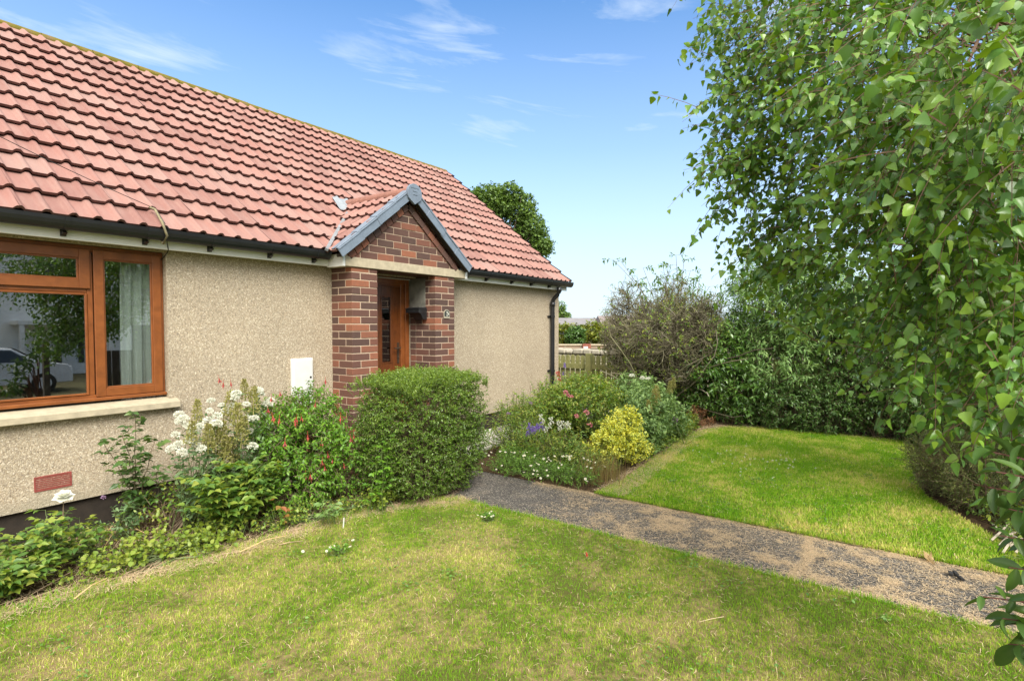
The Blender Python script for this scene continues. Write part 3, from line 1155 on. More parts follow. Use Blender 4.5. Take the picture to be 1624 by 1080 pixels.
mb.box((3.895, -0.45, -0.05), (4.7695, 0.099, 0.055))
mb.build('doorstep', SLAB, house, bevel=0.008)

# ---- things fixed on or hanging at the house
t = thing('letterbox', 'black box on the side wall of the porch beside the door', 'letterbox', (4.70, -0.09, 1.6))
mb = MB()
mb.box((4.630, -0.20, 1.655), (4.7615, 0.03, 1.700))
mb.add([(4.622, -0.205, 1.7005), (4.7615, -0.205, 1.7005), (4.7615, 0.035, 1.7005), (4.622, 0.035, 1.7005),
        (4.64, -0.19, 1.718), (4.7615, -0.19, 1.728), (4.7615, 0.02, 1.728), (4.64, 0.02, 1.718)],
       [(3, 2, 1, 0), (4, 5, 6, 7), (0, 1, 5, 4), (1, 2, 6, 5), (2, 3, 7, 6), (3, 0, 4, 7)])
mb.build('lid', BLACK, t, bevel=0.003)
mb = MB()
mb.add([(4.70, -0.20, 1.575), (4.7615, -0.20, 1.575), (4.7615, -0.06, 1.575), (4.70, -0.06, 1.575),
        (4.655, -0.20, 1.6545), (4.7615, -0.20, 1.6545), (4.7615, 0.02, 1.6545), (4.655, 0.02, 1.6545)],
       [(3, 2, 1, 0), (4, 5, 6, 7), (0, 1, 5, 4), (1, 2, 6, 5), (2, 3, 7, 6), (3, 0, 4, 7)])
mb.build('body', BLACK, t, bevel=0.003)

t = thing('house_plaque', 'small arched dark plaque with pale emblem on the brick pier', 'plaque', (4.962, -0.335, 1.64))


def arch(r, h, y0, y1, cz):
    th = np.linspace(-0.1, math.pi + 0.1, 15)
    pr = [(4.962 + math.cos(q) * r, cz + math.sin(q) * r) for q in th] + [(4.962 - r * 0.92, cz - h), (4.962 + r * 0.92, cz - h)]
    k = len(pr)
    return [(p[0], y, p[1]) for y in (y0, y1) for p in pr], [tuple(range(k)), tuple(range(2 * k - 1, k - 1, -1))] + [(j, k + j, k + (j + 1) % k, (j + 1) % k) for j in range(k)]


mb = MB()
mb.add(*arch(0.054, 0.052, -0.338, -0.3315, 1.645))
mb.build('rim', plain('stone_rim', (0.34, 0.31, 0.24), 0.8), t)
mb = MB()
mb.add(*arch(0.045, 0.030, -0.3405, -0.3385, 1.645))
mb.build('plate', plain('plaque_black', (0.04, 0.045, 0.04), 0.5), t)
mb = MB()
for (dx, dz, a, b, ang) in ((0.004, 0.006, 0.007, 0.026, 0.35), (0.016, -0.004, 0.018, 0.009, 0.2), (0.002, -0.016, 0.010, 0.009, 0.0), (0.012, 0.012, 0.011, 0.007, -0.5)):
    ca, sa = math.cos(ang), math.sin(ang)
    mb.obox((4.962 + dx, -0.3418, 1.645 + dz), (a * ca, 0, a * sa), (0, 0.0012, 0), (-b * sa, 0, b * ca))
mb.build('emblem', plain('pale_emblem', (0.55, 0.55, 0.48), 0.7), t)

t = thing('telephone_cable', 'thin dark cable running over the roof to a bracket above the window', 'cable', (1.97, -0.14, 2.15))
mb = MB()
br = ony(252, 372, -0.128)
top = on_roof(243, 338, 0.03)
mb.obox(br + np.array([0, 0.0, 0.0]), (0.035, 0, 0), (0, 0.003, 0), (0, 0, 0.022))
mb.build('bracket_plate', plain('grey_plate', (0.16, 0.15, 0.12), 0.6), t)
mb = MB()
mid = np.array([top[0] + 0.012, -0.255, 2.285])
mb.tube([top + np.array([0.0, 0.06, 0.05]), top + np.array([0.012, 0.0, 0.03]), mid, np.array([br[0] + 0.005, -0.258, 2.19]), np.array([br[0], -0.20, 2.135]), br + np.array([0, -0.003, 0])],
        0.009, 8)
mb.build('bracket_arm', plain('old_bracket', (0.22, 0.19, 0.11), 0.8, 0.3, 40), t, smooth=True)
mb = MB()
s0 = top + np.array([0.0, 0.05, 0.055])
s1 = CAM + ray(-330, 43) * 2.9
u = np.linspace(0, 1, 14)[:, None]
pl = s0 + (s1 - s0) * u - np.array([0, 0, 0.10]) * (u * (1 - u)) * 4 * 0.35
mb.tube(pl, 0.0028, 5)
w0 = ony(258, 372, -0.13)
w1 = ony(267, 396, -0.128)
mb.tube([top + np.array([0.02, 0.0, 0.03]), np.array([top[0] + 0.05, -0.262, 2.24]), w0 + np.array([0.01, -0.03, 0.0]), w1, ony(266, 400, -0.01), ony(258, 410, 0.02), ony(254, 413, 0.05)], 0.0035, 6)
mb.build('wire', BLACK, t, smooth=True)


# ------------------------------------------------------------------ plant kit
T_OVATE = (np.array([(0, 0, 0), (0.30, 0, -0.05), (0.64, 0, -0.06), (1, 0, -0.16), (0.12, 0.28, 0.03), (0.36, 0.50, 0.05), (0.68, 0.30, 0.0),
                     (0.12, -0.28, 0.03), (0.36, -0.50, 0.05), (0.68, -0.30, 0.0)]),
           [(0, 1, 5, 4), (1, 2, 6, 5), (2, 3, 6), (0, 7, 8, 1), (1, 8, 9, 2), (2, 9, 3)])
T_LANCE = (np.array([(0, 0, 0), (0.35, 0, -0.05), (0.70, 0, -0.10), (1, 0, -0.25), (0.22, 0.42, 0.02), (0.60, 0.42, -0.03),
                     (0.22, -0.42, 0.02), (0.60, -0.42, -0.03)]),
           [(0, 1, 4), (1, 2, 5, 4), (2, 3, 5), (0, 6, 1), (1, 6, 7, 2), (2, 7, 3)])
def fine_leaf(nseg, shape, cup=0.05, droop=0.18, serr=0.0):
    V, F = [], []
    xs = np.linspace(0, 1, nseg + 1)
    for i, x in enumerate(xs):
        w = shape(x) * (1 + (serr if i % 2 else -serr))
        z = -droop * x * x
        for q in (-1, -0.5, 0, 0.5, 1):
            V.append((x - 0.04 * abs(q) * w, q * 0.5 * w, z + cup * abs(q) * min(1, w)))
    for i in range(nseg):
        for j in range(4):
            a = i * 5 + j
            F.append((a, a + 5, a + 6, a + 1))
    return np.array(V), F


T_BIRCH = fine_leaf(8, lambda x: 1.02 * max(0.02, min(1.0, x * 5.0)) ** 0.8 * max(0.0, (1 - x)) ** 0.72 * 1.18 if x < 1 else 0.0, 0.07, 0.16, 0.05)
T_BIGL = fine_leaf(9, lambda x: max(0.03, math.sin(math.pi * min(1, x * 0.93 + 0.03)) ** 0.85) if x < 1 else 0.0, 0.10, 0.22, 0.02)
T_DIA = (np.array([(0, 0, 0), (0.42, 0.5, 0.06), (1, 0, -0.08), (0.42, -0.5, 0.06)]), [(0, 2, 1), (0, 3, 2)])
T_HEX = (np.array([(0, 0, 0), (0.25, 0.42, 0.05), (0.68, 0.40, 0.03), (1, 0, -0.08), (0.68, -0.40, 0.03), (0.25, -0.42, 0.05)]),
         [(0, 3, 2, 1), (0, 5, 4, 3)])


def leaves(mb, P, A, Nn, L, Wd, tmpl=T_OVATE, mi=0):
    P, A, Nn = np.asarray(P, float), unit(A), np.asarray(Nn, float)
    Sd = unit(np.cross(Nn, A))
    N2 = np.cross(A, Sd)
    t, f = tmpl
    L, Wd = np.asarray(L, float), np.asarray(Wd, float)
    curl = np.random.default_rng(len(L)).uniform(0.2, 2.4, len(L))
    V = (P[:, None] + (L[:, None] * t[None, :, 0])[..., None] * A[:, None] + (Wd[:, None] * t[None, :, 1])[..., None] * Sd[:, None]
         + ((L * curl)[:, None] * t[None, :, 2])[..., None] * N2[:, None])
    mb.arr(V, f, mi)


def shoots(rg, ml, ms, P0, D0, Ls, per, ll, lw, droop=0.2, flop=0.2, upn=1.0, tmpl=T_OVATE, r0=0.003, t0=0.15, spread=1.0, mi=0, smi=0, sides=3, petiole=0.0):
    """twigs with leaves set round them; per = leaves on a twig"""
    P0, D0, Ls = np.asarray(P0, float), unit(D0), np.asarray(Ls, float)
    N = len(P0)
    g = np.array([0, 0, -1.0])
    if ms is not None:
        u = np.array([0, 0.35, 0.7, 1.0])
        Pt = P0[:, None] + D0[:, None] * (Ls[:, None] * u)[..., None] + g * (droop * Ls[:, None] * u * u)[..., None]
        ms.tubes(Pt, np.repeat((r0 * np.array([1, .8, .6, .35]))[None], N, 0), sides, smi, cap=False)
    t = t0 + (1 - t0) * (np.arange(per) + 0.5) / per
    t = np.clip(t[None] + rg.normal(0, 0.3 / per, (N, per)), 0.02, 1.02)
    Pl = P0[:, None] + D0[:, None] * (Ls[:, None] * t)[..., None] + g * (droop * Ls[:, None] * t * t)[..., None]
    Tg = unit(D0[:, None] + g * (2 * droop * t)[..., None])
    ref = np.where(np.abs(Tg[..., 2:3]) > 0.92, np.array([1.0, 0, 0]), np.array([0, 0, 1.0]))
    A = unit(np.cross(Tg, ref))
    B = np.cross(Tg, A)
    az = rg.uniform(0, 6.28, (N, 1)) + np.arange(per)[None] * 2.4 + rg.normal(0, 0.35, (N, per))
    perp = np.cos(az)[..., None] * A + np.sin(az)[..., None] * B
    ax = unit(Tg * 0.55 + perp * spread + g * flop + rg.normal(0, 0.15, (N, per, 3)))
    nn = unit(np.array([0, 0, 1.0]) * upn + rg.normal(0, 0.45, (N, per, 3)) + Tg * 0.25)
    sc = rg.uniform(0.55, 1.25, (N, per))
    if petiole:
        Pl = Pl + ax * petiole
    leaves(ml, Pl.reshape(-1, 3), ax.reshape(-1, 3), nn.reshape(-1, 3), (ll * sc).ravel(), (lw * sc * rg.uniform(.85, 1.15, sc.shape)).ravel(), tmpl, mi)


def blob_points(rg, ells, n, lo=0.5, hi=0.95, zmin=0.03):
    """points in the outer shell of a union of ellipsoids; returns points and outward directions"""
    ells = [(np.array(c, float), np.array(r, float)) for c, r in ells]
    w = np.array([np.prod(r) ** 0.7 for _, r in ells])
    w /= w.sum()
    P, D = [], []
    tot = 0
    while tot < n:
        m = n * 2
        k = rg.choice(len(ells), m, p=w)
        d = unit(rg.normal(size=(m, 3)))
        rad = rg.uniform(lo ** 2, hi ** 2, m) ** 0.5
        c = np.array([e[0] for e in ells])[k]
        r = np.array([e[1] for e in ells])[k]
        p = c + d * r * rad[:, None]
        ok = p[:, 2] > zmin
        deep = np.zeros(m, bool)
        for i, (c2, r2) in enumerate(ells):
            q = np.linalg.norm((p - c2) / r2, axis=1)
            deep |= (q < lo * 0.8) & (k != i)
        ok &= ~deep
        P.append(p[ok])
        D.append(unit(d[ok] / r[ok]))
        tot += ok.sum()
    return np.concatenate(P)[:n], np.concatenate(D)[:n]


def shrub(name, label, cat, base, ells, lm, n, L, per, ll, lw, seed, tmpl=T_OVATE, up=0.4, jit=0.5, droop=0.15, flop=0.15, stems=8, sm=None, group=None,
          lo=0.45, hi=0.95, r0=0.0025, spread=1.0, upn=1.0):
    rg = np.random.default_rng(seed)
    t = thing(name, label, cat, base, group)
    P, D = blob_points(rg, ells, n, lo, hi)
    d = unit(D + np.array([0, 0, up]) + rg.normal(0, jit, (n, 3)))
    ml, ms = MB(), MB()
    Ls = L * rg.uniform(0.6, 1.25, n)
    P = P - d * Ls[:, None] * 0.35
    P[:, 2] = np.maximum(P[:, 2], 0.015)
    shoots(rg, ml, ms, P, d, Ls, per, ll, lw, droop, flop, upn, tmpl, r0, spread=spread)
    base = np.array(base, float)
    k = min(stems * 3, n)
    tips = P[rg.choice(n, k, replace=False)]
    b0 = base + rg.normal(0, 0.04, (k, 3)) * np.array([1, 1, 0])
    u = np.linspace(0, 1, 5)[None, :, None]
    poly = b0[:, None] + (tips - b0)[:, None] * u + rg.normal(0, 0.02, (k, 5, 3)) * (u * (1 - u)) * 4
    ms.tubes(poly, np.repeat((r0 * np.array([3.0, 2.6, 2.1, 1.6, 1.1]))[None], k, 0), 5, 0, cap=False)
    ml.build('foliage', lm, t, smooth=True)
    ms.build('stems', sm or TWIG, t)
    return t, rg


# ------------------------------------------------------------------ grass
def in_poly(P, poly):
    x, y = P[:, 0], P[:, 1]
    ins = np.zeros(len(P), bool)
    n = len(poly)
    for i in range(n):
        x0, y0 = poly[i]
        x1, y1 = poly[(i + 1) % n]
        c = ((y0 > y) != (y1 > y)) & (x < (x1 - x0) * (y - y0) / (y1 - y0 + 1e-12) + x0)
        ins ^= c
    return ins


def scatter(rg, poly, n):
    a = np.array(poly)
    lo, hi = a.min(0), a.max(0)
    out = []
    tot = 0
    while tot < n:
        p = rg.uniform(lo, hi, (n, 2))
        p = p[in_poly(p, poly)]
        out.append(p)
        tot += len(p)
    return np.concatenate(out)[:n]


def blades(mb, rg, P, z, Lr, Wr, lean, mi=0):
    n = len(P)
    az = rg.uniform(0, 6.283, n)
    le = np.abs(rg.normal(0, lean, n)) + 0.12
    L = rg.uniform(*Lr, n) * rg.uniform(0.6, 1.0, n)
    Wd = rg.uniform(*Wr, n)
    h = np.stack([np.cos(az), np.sin(az)], -1)
    tw = az + math.pi / 2 + rg.normal(0, 0.5, n)
    s = np.stack([np.cos(tw), np.sin(tw), np.zeros(n)], -1) * Wd[:, None] * 0.5
    b = np.concatenate([P, np.full((n, 1), z)], 1)
    m = b + np.concatenate([h * (L * 0.5 * np.sin(le * 0.6))[:, None], (L * 0.5 * np.cos(le * 0.6))[:, None]], 1)
    t = m + np.concatenate([h * (L * 0.5 * np.sin(le * 1.5))[:, None], (L * 0.5 * np.cos(np.minimum(le * 1.5, 1.7)))[:, None]], 1)
    V = np.stack([b - s, b + s, m + s * 0.8, m - s * 0.8, t], 1)
    mb.arr(V, [(0, 1, 2, 3), (3, 2, 4)], mi)


def litter(mb, rg, P, z, Lr, Wr, tilt=0.12, mi=0):
    """dry clippings lying about"""
    n = len(P)
    az = rg.uniform(0, 6.283, n)
    L = rg.uniform(*Lr, n)
    Wd = rg.uniform(*Wr, n)
    bend = rg.normal(0, 0.25, n)
    h = np.stack([np.cos(az), np.sin(az)], -1)
    h2 = np.stack([np.cos(az + bend), np.sin(az + bend)], -1)
    s = np.stack([-np.sin(az), np.cos(az), np.zeros(n)], -1) * Wd[:, None] * 0.5
    zz = z + rg.uniform(0.001, 0.006, n)
    dz = np.abs(rg.normal(0, tilt, n)) * L
    a = np.concatenate([P, zz[:, None]], 1)
    m = np.concatenate([P + h * (L * 0.5)[:, None], (zz + dz * 0.7)[:, None]], 1)
    e = np.concatenate([P + h * (L * 0.5)[:, None] + h2 * (L * 0.5)[:, None], (zz + dz * rg.uniform(0, 1, n))[:, None]], 1)
    V = np.stack([a - s * .6, a + s * .6, m + s, m - s, e + s * .5, e - s * .5], 1)
    mb.arr(V, [(0, 1, 2, 3), (3, 2, 4, 5)], mi)


def vnoise(P, sc, seed):
    """cheap smooth value noise in 2D"""
    rg = np.random.default_rng(seed)
    g = rg.uniform(0, 1, (64, 64))
    q = P * sc
    i = np.floor(q).astype(int)
    f = q - i
    f = f * f * (3 - 2 * f)
    a, b = i[:, 0] % 64, i[:, 1] % 64
    a1, b1 = (a + 1) % 64, (b + 1) % 64
    return (g[a, b] * (1 - f[:, 0]) * (1 - f[:, 1]) + g[a1, b] * f[:, 0] * (1 - f[:, 1]) + g[a, b1] * (1 - f[:, 0]) * f[:, 1] + g[a1, b1] * f[:, 0] * f[:, 1])


rg = np.random.default_rng(101)
GR_NEAR = grass_mat('dry_grass', (0.17, 0.35, 0.012), (0.37, 0.49, 0.028), (0.80, 0.68, 0.30), -0.25)
GR_FAR = grass_mat('green_grass', (0.17, 0.39, 0.012), (0.33, 0.51, 0.022), (0.74, 0.64, 0.22), -0.12)
NEAR_VIS = [(-0.6, -1.03)] + BED_EDGE_L[2:] + [(3.58, -2.5), (3.57, -6.3), (1.6, -5.0), (-0.6, -3.2)]
mb = MB()
P = scatter(rg, NEAR_VIS, 380000)
keep = rg.uniform(0, 1, len(P)) < np.clip(0.35 + 1.1 * vnoise(P, 3.0, 5), 0, 1)
P = P[keep]
blades(mb, rg, P, LAWN_Z - 0.003, (0.014, 0.034), (0.0016, 0.0029), 0.6)
P = scatter(rg, NEAR_VIS, 5000)
litter(mb, rg, P, LAWN_Z + 0.008, (0.015, 0.040), (0.0012, 0.0024), 0.35, 1)
P = scatter(rg, [(-2.2, -1.05), (-0.6, -1.05), (-0.6, -3.2), (1.6, -5.0), (3.5, -6.3), (3.5, -7.4), (-2.2, -7.4)], 60000)
blades(mb, rg, P, LAWN_Z - 0.003, (0.03, 0.055), (0.003, 0.005), 0.55)
struct(mb.build('grass', [GR_NEAR, STRAW]), 'short dry yellow green grass of the lawn in front of the house', 'grass', 'stuff')
mb = MB()
P = scatter(rg, FAR_LAWN, 190000)
blades(mb, rg, P, LAWN_Z - 0.003, (0.022, 0.046), (0.0028, 0.0045), 0.5)
P = scatter(rg, FAR_LAWN, 2500)
litter(mb, rg, P, LAWN_Z + 0.008, (0.02, 0.045), (0.002, 0.0035), 0.3, 1)
struct(mb.build('grass', [GR_FAR, STRAW]), 'greener short grass of the lawn beyond the path', 'grass', 'stuff')
# longer tufts along the edges of path and beds
mb = MB()
E_ = []
for a, b, n in (((3.55, -1.85), (3.55, -6.4), 3800), ((4.42, -2.7), (4.42, -6.4), 3000)):
    u = rg.uniform(0, 1, (n, 1))
    E_.append(np.array(a) + (np.array(b) - np.array(a)) * u + rg.normal(0, 0.016, (n, 2)))
E_ = np.concatenate(E_)
blades(mb, rg, E_, -0.01, (0.03, 0.075), (0.002, 0.0038), 0.8)
struct(mb.build('grass', GR_NEAR), 'longer grass tufts leaning over both edges of the path', 'grass', 'stuff')

# dry clippings strewn over the path, thicker in drifts and along its sides
mb = MB()
P = scatter(rg, [(3.53, -6.6), (4.42, -6.6), (4.42, -2.0), (3.53, -2.0)], 170000)
e = np.minimum(P[:, 0] - 3.53, 4.42 - P[:, 0])
d = 0.35 * vnoise(P * np.array([1.0, 0.9]), 4.2, 8) + 0.40 * vnoise(P, 11.0, 9) + 0.25 * vnoise(P * np.array([1.3, 0.8]), 31.0, 10)
far = np.clip((-2.3 - P[:, 1]) / 1.2, 0, 1)
pr = (np.clip((d - 0.50) * 5.0, 0, 1) * 0.62 + 0.03) * far + 0.05 * far + 0.75 * np.exp(-(4.42 - P[:, 0]) / 0.045) + 0.35 * np.exp(-(P[:, 0] - 3.53) / 0.03)
P = P[rg.uniform(0, 1, len(P)) < pr]
litter(mb, rg, P, PATH_Z, (0.016, 0.048), (0.0014, 0.0030), 0.10)
struct(mb.build('grass_clippings', STRAW), 'dry straw coloured grass clippings strewn over the asphalt path', 'clippings', 'stuff')
mb = MB()
y0 = -4.37
pts = [(3.53 + 0.89 * q, y0 + 0.02 * math.sin(q * 9) + rng.normal(0, 0.006), PATH_Z + 0.001) for q in np.linspace(0, 1, 16)]
for a, b in zip(pts[:-1], pts[1:]):
    mb.add([(a[0], a[1] - 0.007, a[2]), (b[0], b[1] - 0.007, b[2]), (b[0], b[1] + 0.007, b[2] + 0.002), (a[0], a[1] + 0.007, a[2] + 0.002)], [(0, 1, 2, 3)])
struct(mb.build('path_crack', plain('crack_dirt', (0.03, 0.027, 0.025), 0.95)), 'dark crack across the asphalt path', 'crack')
mb = MB()
n = 2600
P = np.stack([rg.uniform(3.53, 4.42, n), y0 + rg.normal(0, 0.02, n)], -1)
P[:, 1] += 0.02 * np.sin((P[:, 0] - 3.53) / 0.89 * 9)
litter(mb, rg, P, PATH_Z, (0.010, 0.030), (0.0011, 0.0022), 0.15)
struct(mb.build('grass_clippings', STRAW), 'line of straw clippings caught in the crack across the path', 'clippings', 'stuff')

# dry litter, twigs and low weeds over the left bed and along its edge
mb = MB()
BEDL = [(-2.2, -0.02)] + [(x, y - 0.05) for x, y in BED_EDGE_L] + [(3.5, -0.4), (3.5, -0.02)]
P = scatter(rg, BEDL, 16000)
litter(mb, rg, P, BED_Z, (0.02, 0.07), (0.0015, 0.004), 0.25)
a = np.array(BED_EDGE_L[1:])
seg = rg.integers(0, len(a) - 1, 9000)
u = rg.uniform(0, 1, (9000, 1))
P = a[seg] + (a[seg + 1] - a[seg]) * u + rg.normal(0, 0.05, (9000, 2))
litter(mb, rg, P, LAWN_Z, (0.03, 0.09), (0.0015, 0.0035), 0.15)
P = scatter(rg, [(4.45, -2.6), (4.45, -2.9), (5.2, -2.85), (6.2, -2.75), (7.3, -2.62), (8.3, -2.7), (8.8, -3.2), (9.0, -2.4)], 9000)
litter(mb, rg, P, LAWN_Z + 0.004, (0.02, 0.06), (0.002, 0.004), 0.15)
P = scatter(rg, [(8.2, -2.4), (9.0, -2.4), (9.0, -5.4), (8.65, -5.3), (8.6, -3.2)], 5000)
litter(mb, rg, P, LAWN_Z + 0.004, (0.02, 0.06), (0.002, 0.004), 0.15)
struct(mb.build('dry_litter', STRAW), 'dry straw and dead leaves lying along the edges of the beds', 'litter', 'stuff')

# clover and small broad-leaved weeds in the turf
mb = MB()
rg = np.random.default_rng(210)
for poly, n in ((NEAR_VIS, 70), (FAR_LAWN, 80)):
    C = scatter(rg, poly, n)
    for c_ in C:
        k = rg.integers(5, 26)
        q = c_ + rg.normal(0, rg.uniform(0.02, 0.07), (k, 2))
        P_ = np.concatenate([q, rg.uniform(0.012, 0.035, (k, 1))], 1)
        a_ = rg.normal(size=(k, 3)) * np.array([1, 1, 0.25])
        L_ = rg.uniform(0.010, 0.024, k)
        leaves(mb, P_, a_, np.tile([0, 0, 1.0], (k, 1)) + rg.normal(0, 0.25, (k, 3)), L_, L_ * rg.uniform(0.5, 0.9, k), T_HEX)
struct(mb.build('lawn_weeds', leafmat('lawn_weed_leaf', [(0.06, 0.17, 0.03), (0.11, 0.25, 0.03), (0.17, 0.30, 0.04)], 0.5, 0.25)), 'clover and small broad leaved weeds scattered through both lawns', 'weeds', 'stuff')

# ragged edge of the left bed: longer grass and fallen twigs
mb = MB()
rg = np.random.default_rng(220)
a = np.array(BED_EDGE_L[1:])
sl_ = np.linalg.norm(np.diff(a, axis=0), axis=1)
seg = rg.choice(len(sl_), 5200, p=sl_ / sl_.sum())
u = rg.uniform(0, 1, (5200, 1))
P = a[seg] + (a[seg + 1] - a[seg]) * u
P[:, 1] += rg.normal(0.0, 0.045, 5200) + 0.05 * (vnoise(P, 5.0, 4) - 0.5)
keep = vnoise(P, 7.0, 12) > 0.38
blades(mb, rg, P[keep], -0.005, (0.03, 0.085), (0.002, 0.004), 0.75)
struct(mb.build('grass', GR_NEAR), 'ragged longer grass along the edge of the bed under the window', 'grass', 'stuff')
mb = MB()
n = 110
seg = rg.choice(len(sl_), n, p=sl_ / sl_.sum())
P = a[seg] + (a[seg + 1] - a[seg]) * rg.uniform(0, 1, (n, 1)) + rg.normal(0, 0.05, (n, 2)) + np.array([0, 0.05])
az = rg.normal(0.1, 0.9, n)
Lt = rg.uniform(0.06, 0.26, n)
d = np.stack([np.cos(az), np.sin(az) * 0.6, np.abs(rg.normal(0, 0.10, n))], -1)
p0 = np.concatenate([P, np.full((n, 1), 0.008)], 1)
pm = p0 + d * (Lt * 0.5)[:, None] + rg.normal(0, 0.006, (n, 3)) + np.array([0, 0, 0.006])
p1 = p0 + d * Lt[:, None]
mb.tubes(np.stack([p0, pm, p1], 1), np.array([[0.0026, 0.0022, 0.0012]]) * rg.uniform(0.6, 1.5, (n, 1)), 4, 0, cap=False)
struct(mb.build('twigs', plain('dry_twig', (0.30, 0.22, 0.14), 0.9, 0.4, 30)), 'dry brown twigs fallen along the edge of the bed under the window', 'twigs', 'stuff')


# ------------------------------------------------------------------ leaf colours
L_HEDGE = leafmat('hedge_leaf', [(0.055, 0.120, 0.015), (0.102, 0.197, 0.020), (0.156, 0.273, 0.029)], 0.38, 0.22)
L_HEDGE_NEW = leafmat('hedge_new_leaf', [(0.098, 0.192, 0.021), (0.167, 0.273, 0.031), (0.235, 0.324, 0.051)], 0.42, 0.32)
L_BIRCH = leafmat('birch_leaf', [(0.055, 0.147, 0.033), (0.097, 0.230, 0.037), (0.152, 0.303, 0.037), (0.220, 0.359, 0.037)], 0.33, 0.20)
L_FUCH = leafmat('fuchsia_leaf', [(0.069, 0.193, 0.020), (0.129, 0.293, 0.024), (0.198, 0.386, 0.033)], 0.42, 0.30)
L_ROSE = leafmat('rose_leaf', [(0.062, 0.151, 0.030), (0.116, 0.234, 0.041), (0.217, 0.318, 0.047), (0.310, 0.348, 0.054)], 0.40, 0.28)
L_ROSE_DK = leafmat('dark_rose_leaf', [(0.039, 0.098, 0.029), (0.072, 0.156, 0.039), (0.117, 0.195, 0.039)], 0.38, 0.25)
L_RED = leafmat('red_leaf', [(0.260, 0.045, 0.030), (0.340, 0.100, 0.040), (0.300, 0.200, 0.050)], 0.45, 0.28)
L_VAL = leafmat('valerian_leaf', [(0.081, 0.169, 0.069), (0.138, 0.237, 0.106), (0.200, 0.300, 0.138)], 0.5, 0.25)
L_LIME = leafmat('lime_leaf', [(0.149, 0.253, 0.029), (0.253, 0.345, 0.040), (0.333, 0.380, 0.069)], 0.45, 0.32)
L_YEL = leafmat('yellow_leaf', [(0.667, 0.632, 0.051), (0.828, 0.806, 0.085), (0.713, 0.780, 0.203), (0.483, 0.591, 0.085)], 0.45, 0.25)
L_GREY = leafmat('grey_green_leaf', [(0.099, 0.195, 0.058), (0.171, 0.297, 0.086), (0.263, 0.391, 0.117)], 0.5, 0.25)
L_MIX = leafmat('garden_leaf', [(0.072, 0.180, 0.024), (0.144, 0.264, 0.030), (0.252, 0.348, 0.042), (0.336, 0.324, 0.060)], 0.45, 0.30)
L_LAUREL = leafmat('laurel_leaf', [(0.049, 0.133, 0.028), (0.091, 0.210, 0.035), (0.140, 0.266, 0.042)], 0.30, 0.22, 0.6)
L_BUDD = leafmat('buddleja_leaf', [(0.107, 0.223, 0.065), (0.185, 0.340, 0.089), (0.293, 0.448, 0.143)], 0.5, 0.22)
L_EVER = leafmat('evergreen_leaf', [(0.036, 0.094, 0.023), (0.065, 0.156, 0.030), (0.112, 0.225, 0.042)], 0.38, 0.18)
L_CHERRY = leafmat('cherry_leaf', [(0.029, 0.082, 0.016), (0.048, 0.112, 0.020), (0.072, 0.143, 0.022)], 0.42, 0.24)
L_YEW = leafmat('yew_leaf', [(0.076, 0.126, 0.032), (0.151, 0.202, 0.045), (0.252, 0.290, 0.067)], 0.5, 0.15)
L_TREE = leafmat('far_tree_leaf', [(0.056, 0.119, 0.027), (0.100, 0.188, 0.035), (0.163, 0.263, 0.044)], 0.5, 0.25)
L_FARY = leafmat('far_gold_leaf', [(0.079, 0.136, 0.016), (0.187, 0.216, 0.024), (0.274, 0.288, 0.032)], 0.5, 0.25)
L_ELDER = leafmat('elder_leaf', [(0.056, 0.150, 0.037), (0.100, 0.213, 0.044), (0.150, 0.263, 0.050)], 0.45, 0.28)
F_WHITE = leafmat('white_petal', [(0.70, 0.72, 0.62), (0.82, 0.82, 0.76), (0.80, 0.78, 0.72)], 0.6, 0.25)
F_SEED = leafmat('seed_head', [(0.24, 0.25, 0.06), (0.36, 0.34, 0.10), (0.44, 0.40, 0.18)], 0.7, 0.25)
F_RED = leafmat('red_petal', [(0.42, 0.02, 0.03), (0.55, 0.05, 0.05), (0.50, 0.10, 0.07)], 0.45, 0.25)
F_PINK = leafmat('pink_petal', [(0.55, 0.13, 0.19), (0.62, 0.22, 0.25), (0.66, 0.32, 0.34)], 0.5, 0.25)
F_PURPLE = leafmat('purple_petal', [(0.16, 0.07, 0.42), (0.24, 0.12, 0.55), (0.30, 0.20, 0.55)], 0.5, 0.25)
F_PLUM = leafmat('plum_petal', [(0.22, 0.02, 0.10), (0.32, 0.03, 0.12)], 0.5, 0.2)
F_MAUVE = leafmat('mauve_petal', [(0.32, 0.18, 0.36), (0.45, 0.28, 0.48)], 0.5, 0.25)
F_YCENT = plain('yellow_centre', (0.60, 0.42, 0.03), 0.7)


def bloom_mesh(name, builder, mats):
    mb = MB()
    builder(mb)
    o = mb.build(name, mats)
    me = o.data
    bpy.data.objects.remove(o)
    return me


def blooms(t, name, me, P, up, sc, rg, tilt=0.4):
    o0 = np.array(ORG[t.name])
    for i, p in enumerate(P):
        o = bpy.data.objects.new(name, me)
        COL.objects.link(o)
        o.parent = t
        o.location = tuple(float(q) for q in (np.asarray(p) - o0))
        d = Vector(tuple(np.asarray(up) + rg.normal(0, tilt, 3)))
        q = d.to_track_quat('Z', 'Y') @ Matrix.Rotation(rg.uniform(0, 6.28), 4, 'Z').to_quaternion()
        o.rotation_euler = q.to_euler()
        s = float(sc * rg.uniform(0.8, 1.2))
        o.scale = (s, s, s)


def cloud(mb, rg, P, size, mi=0, out=None, tmpl=T_DIA, asp=0.8):
    n = len(P)
    a = unit(rg.normal(size=(n, 3)) * 0.6 + (out if out is not None else 0))
    leaves(mb, P, a, rg.normal(size=(n, 3)), size * rg.uniform(.6, 1.2, n), size * asp * rg.uniform(.6, 1.2, n), tmpl, mi)


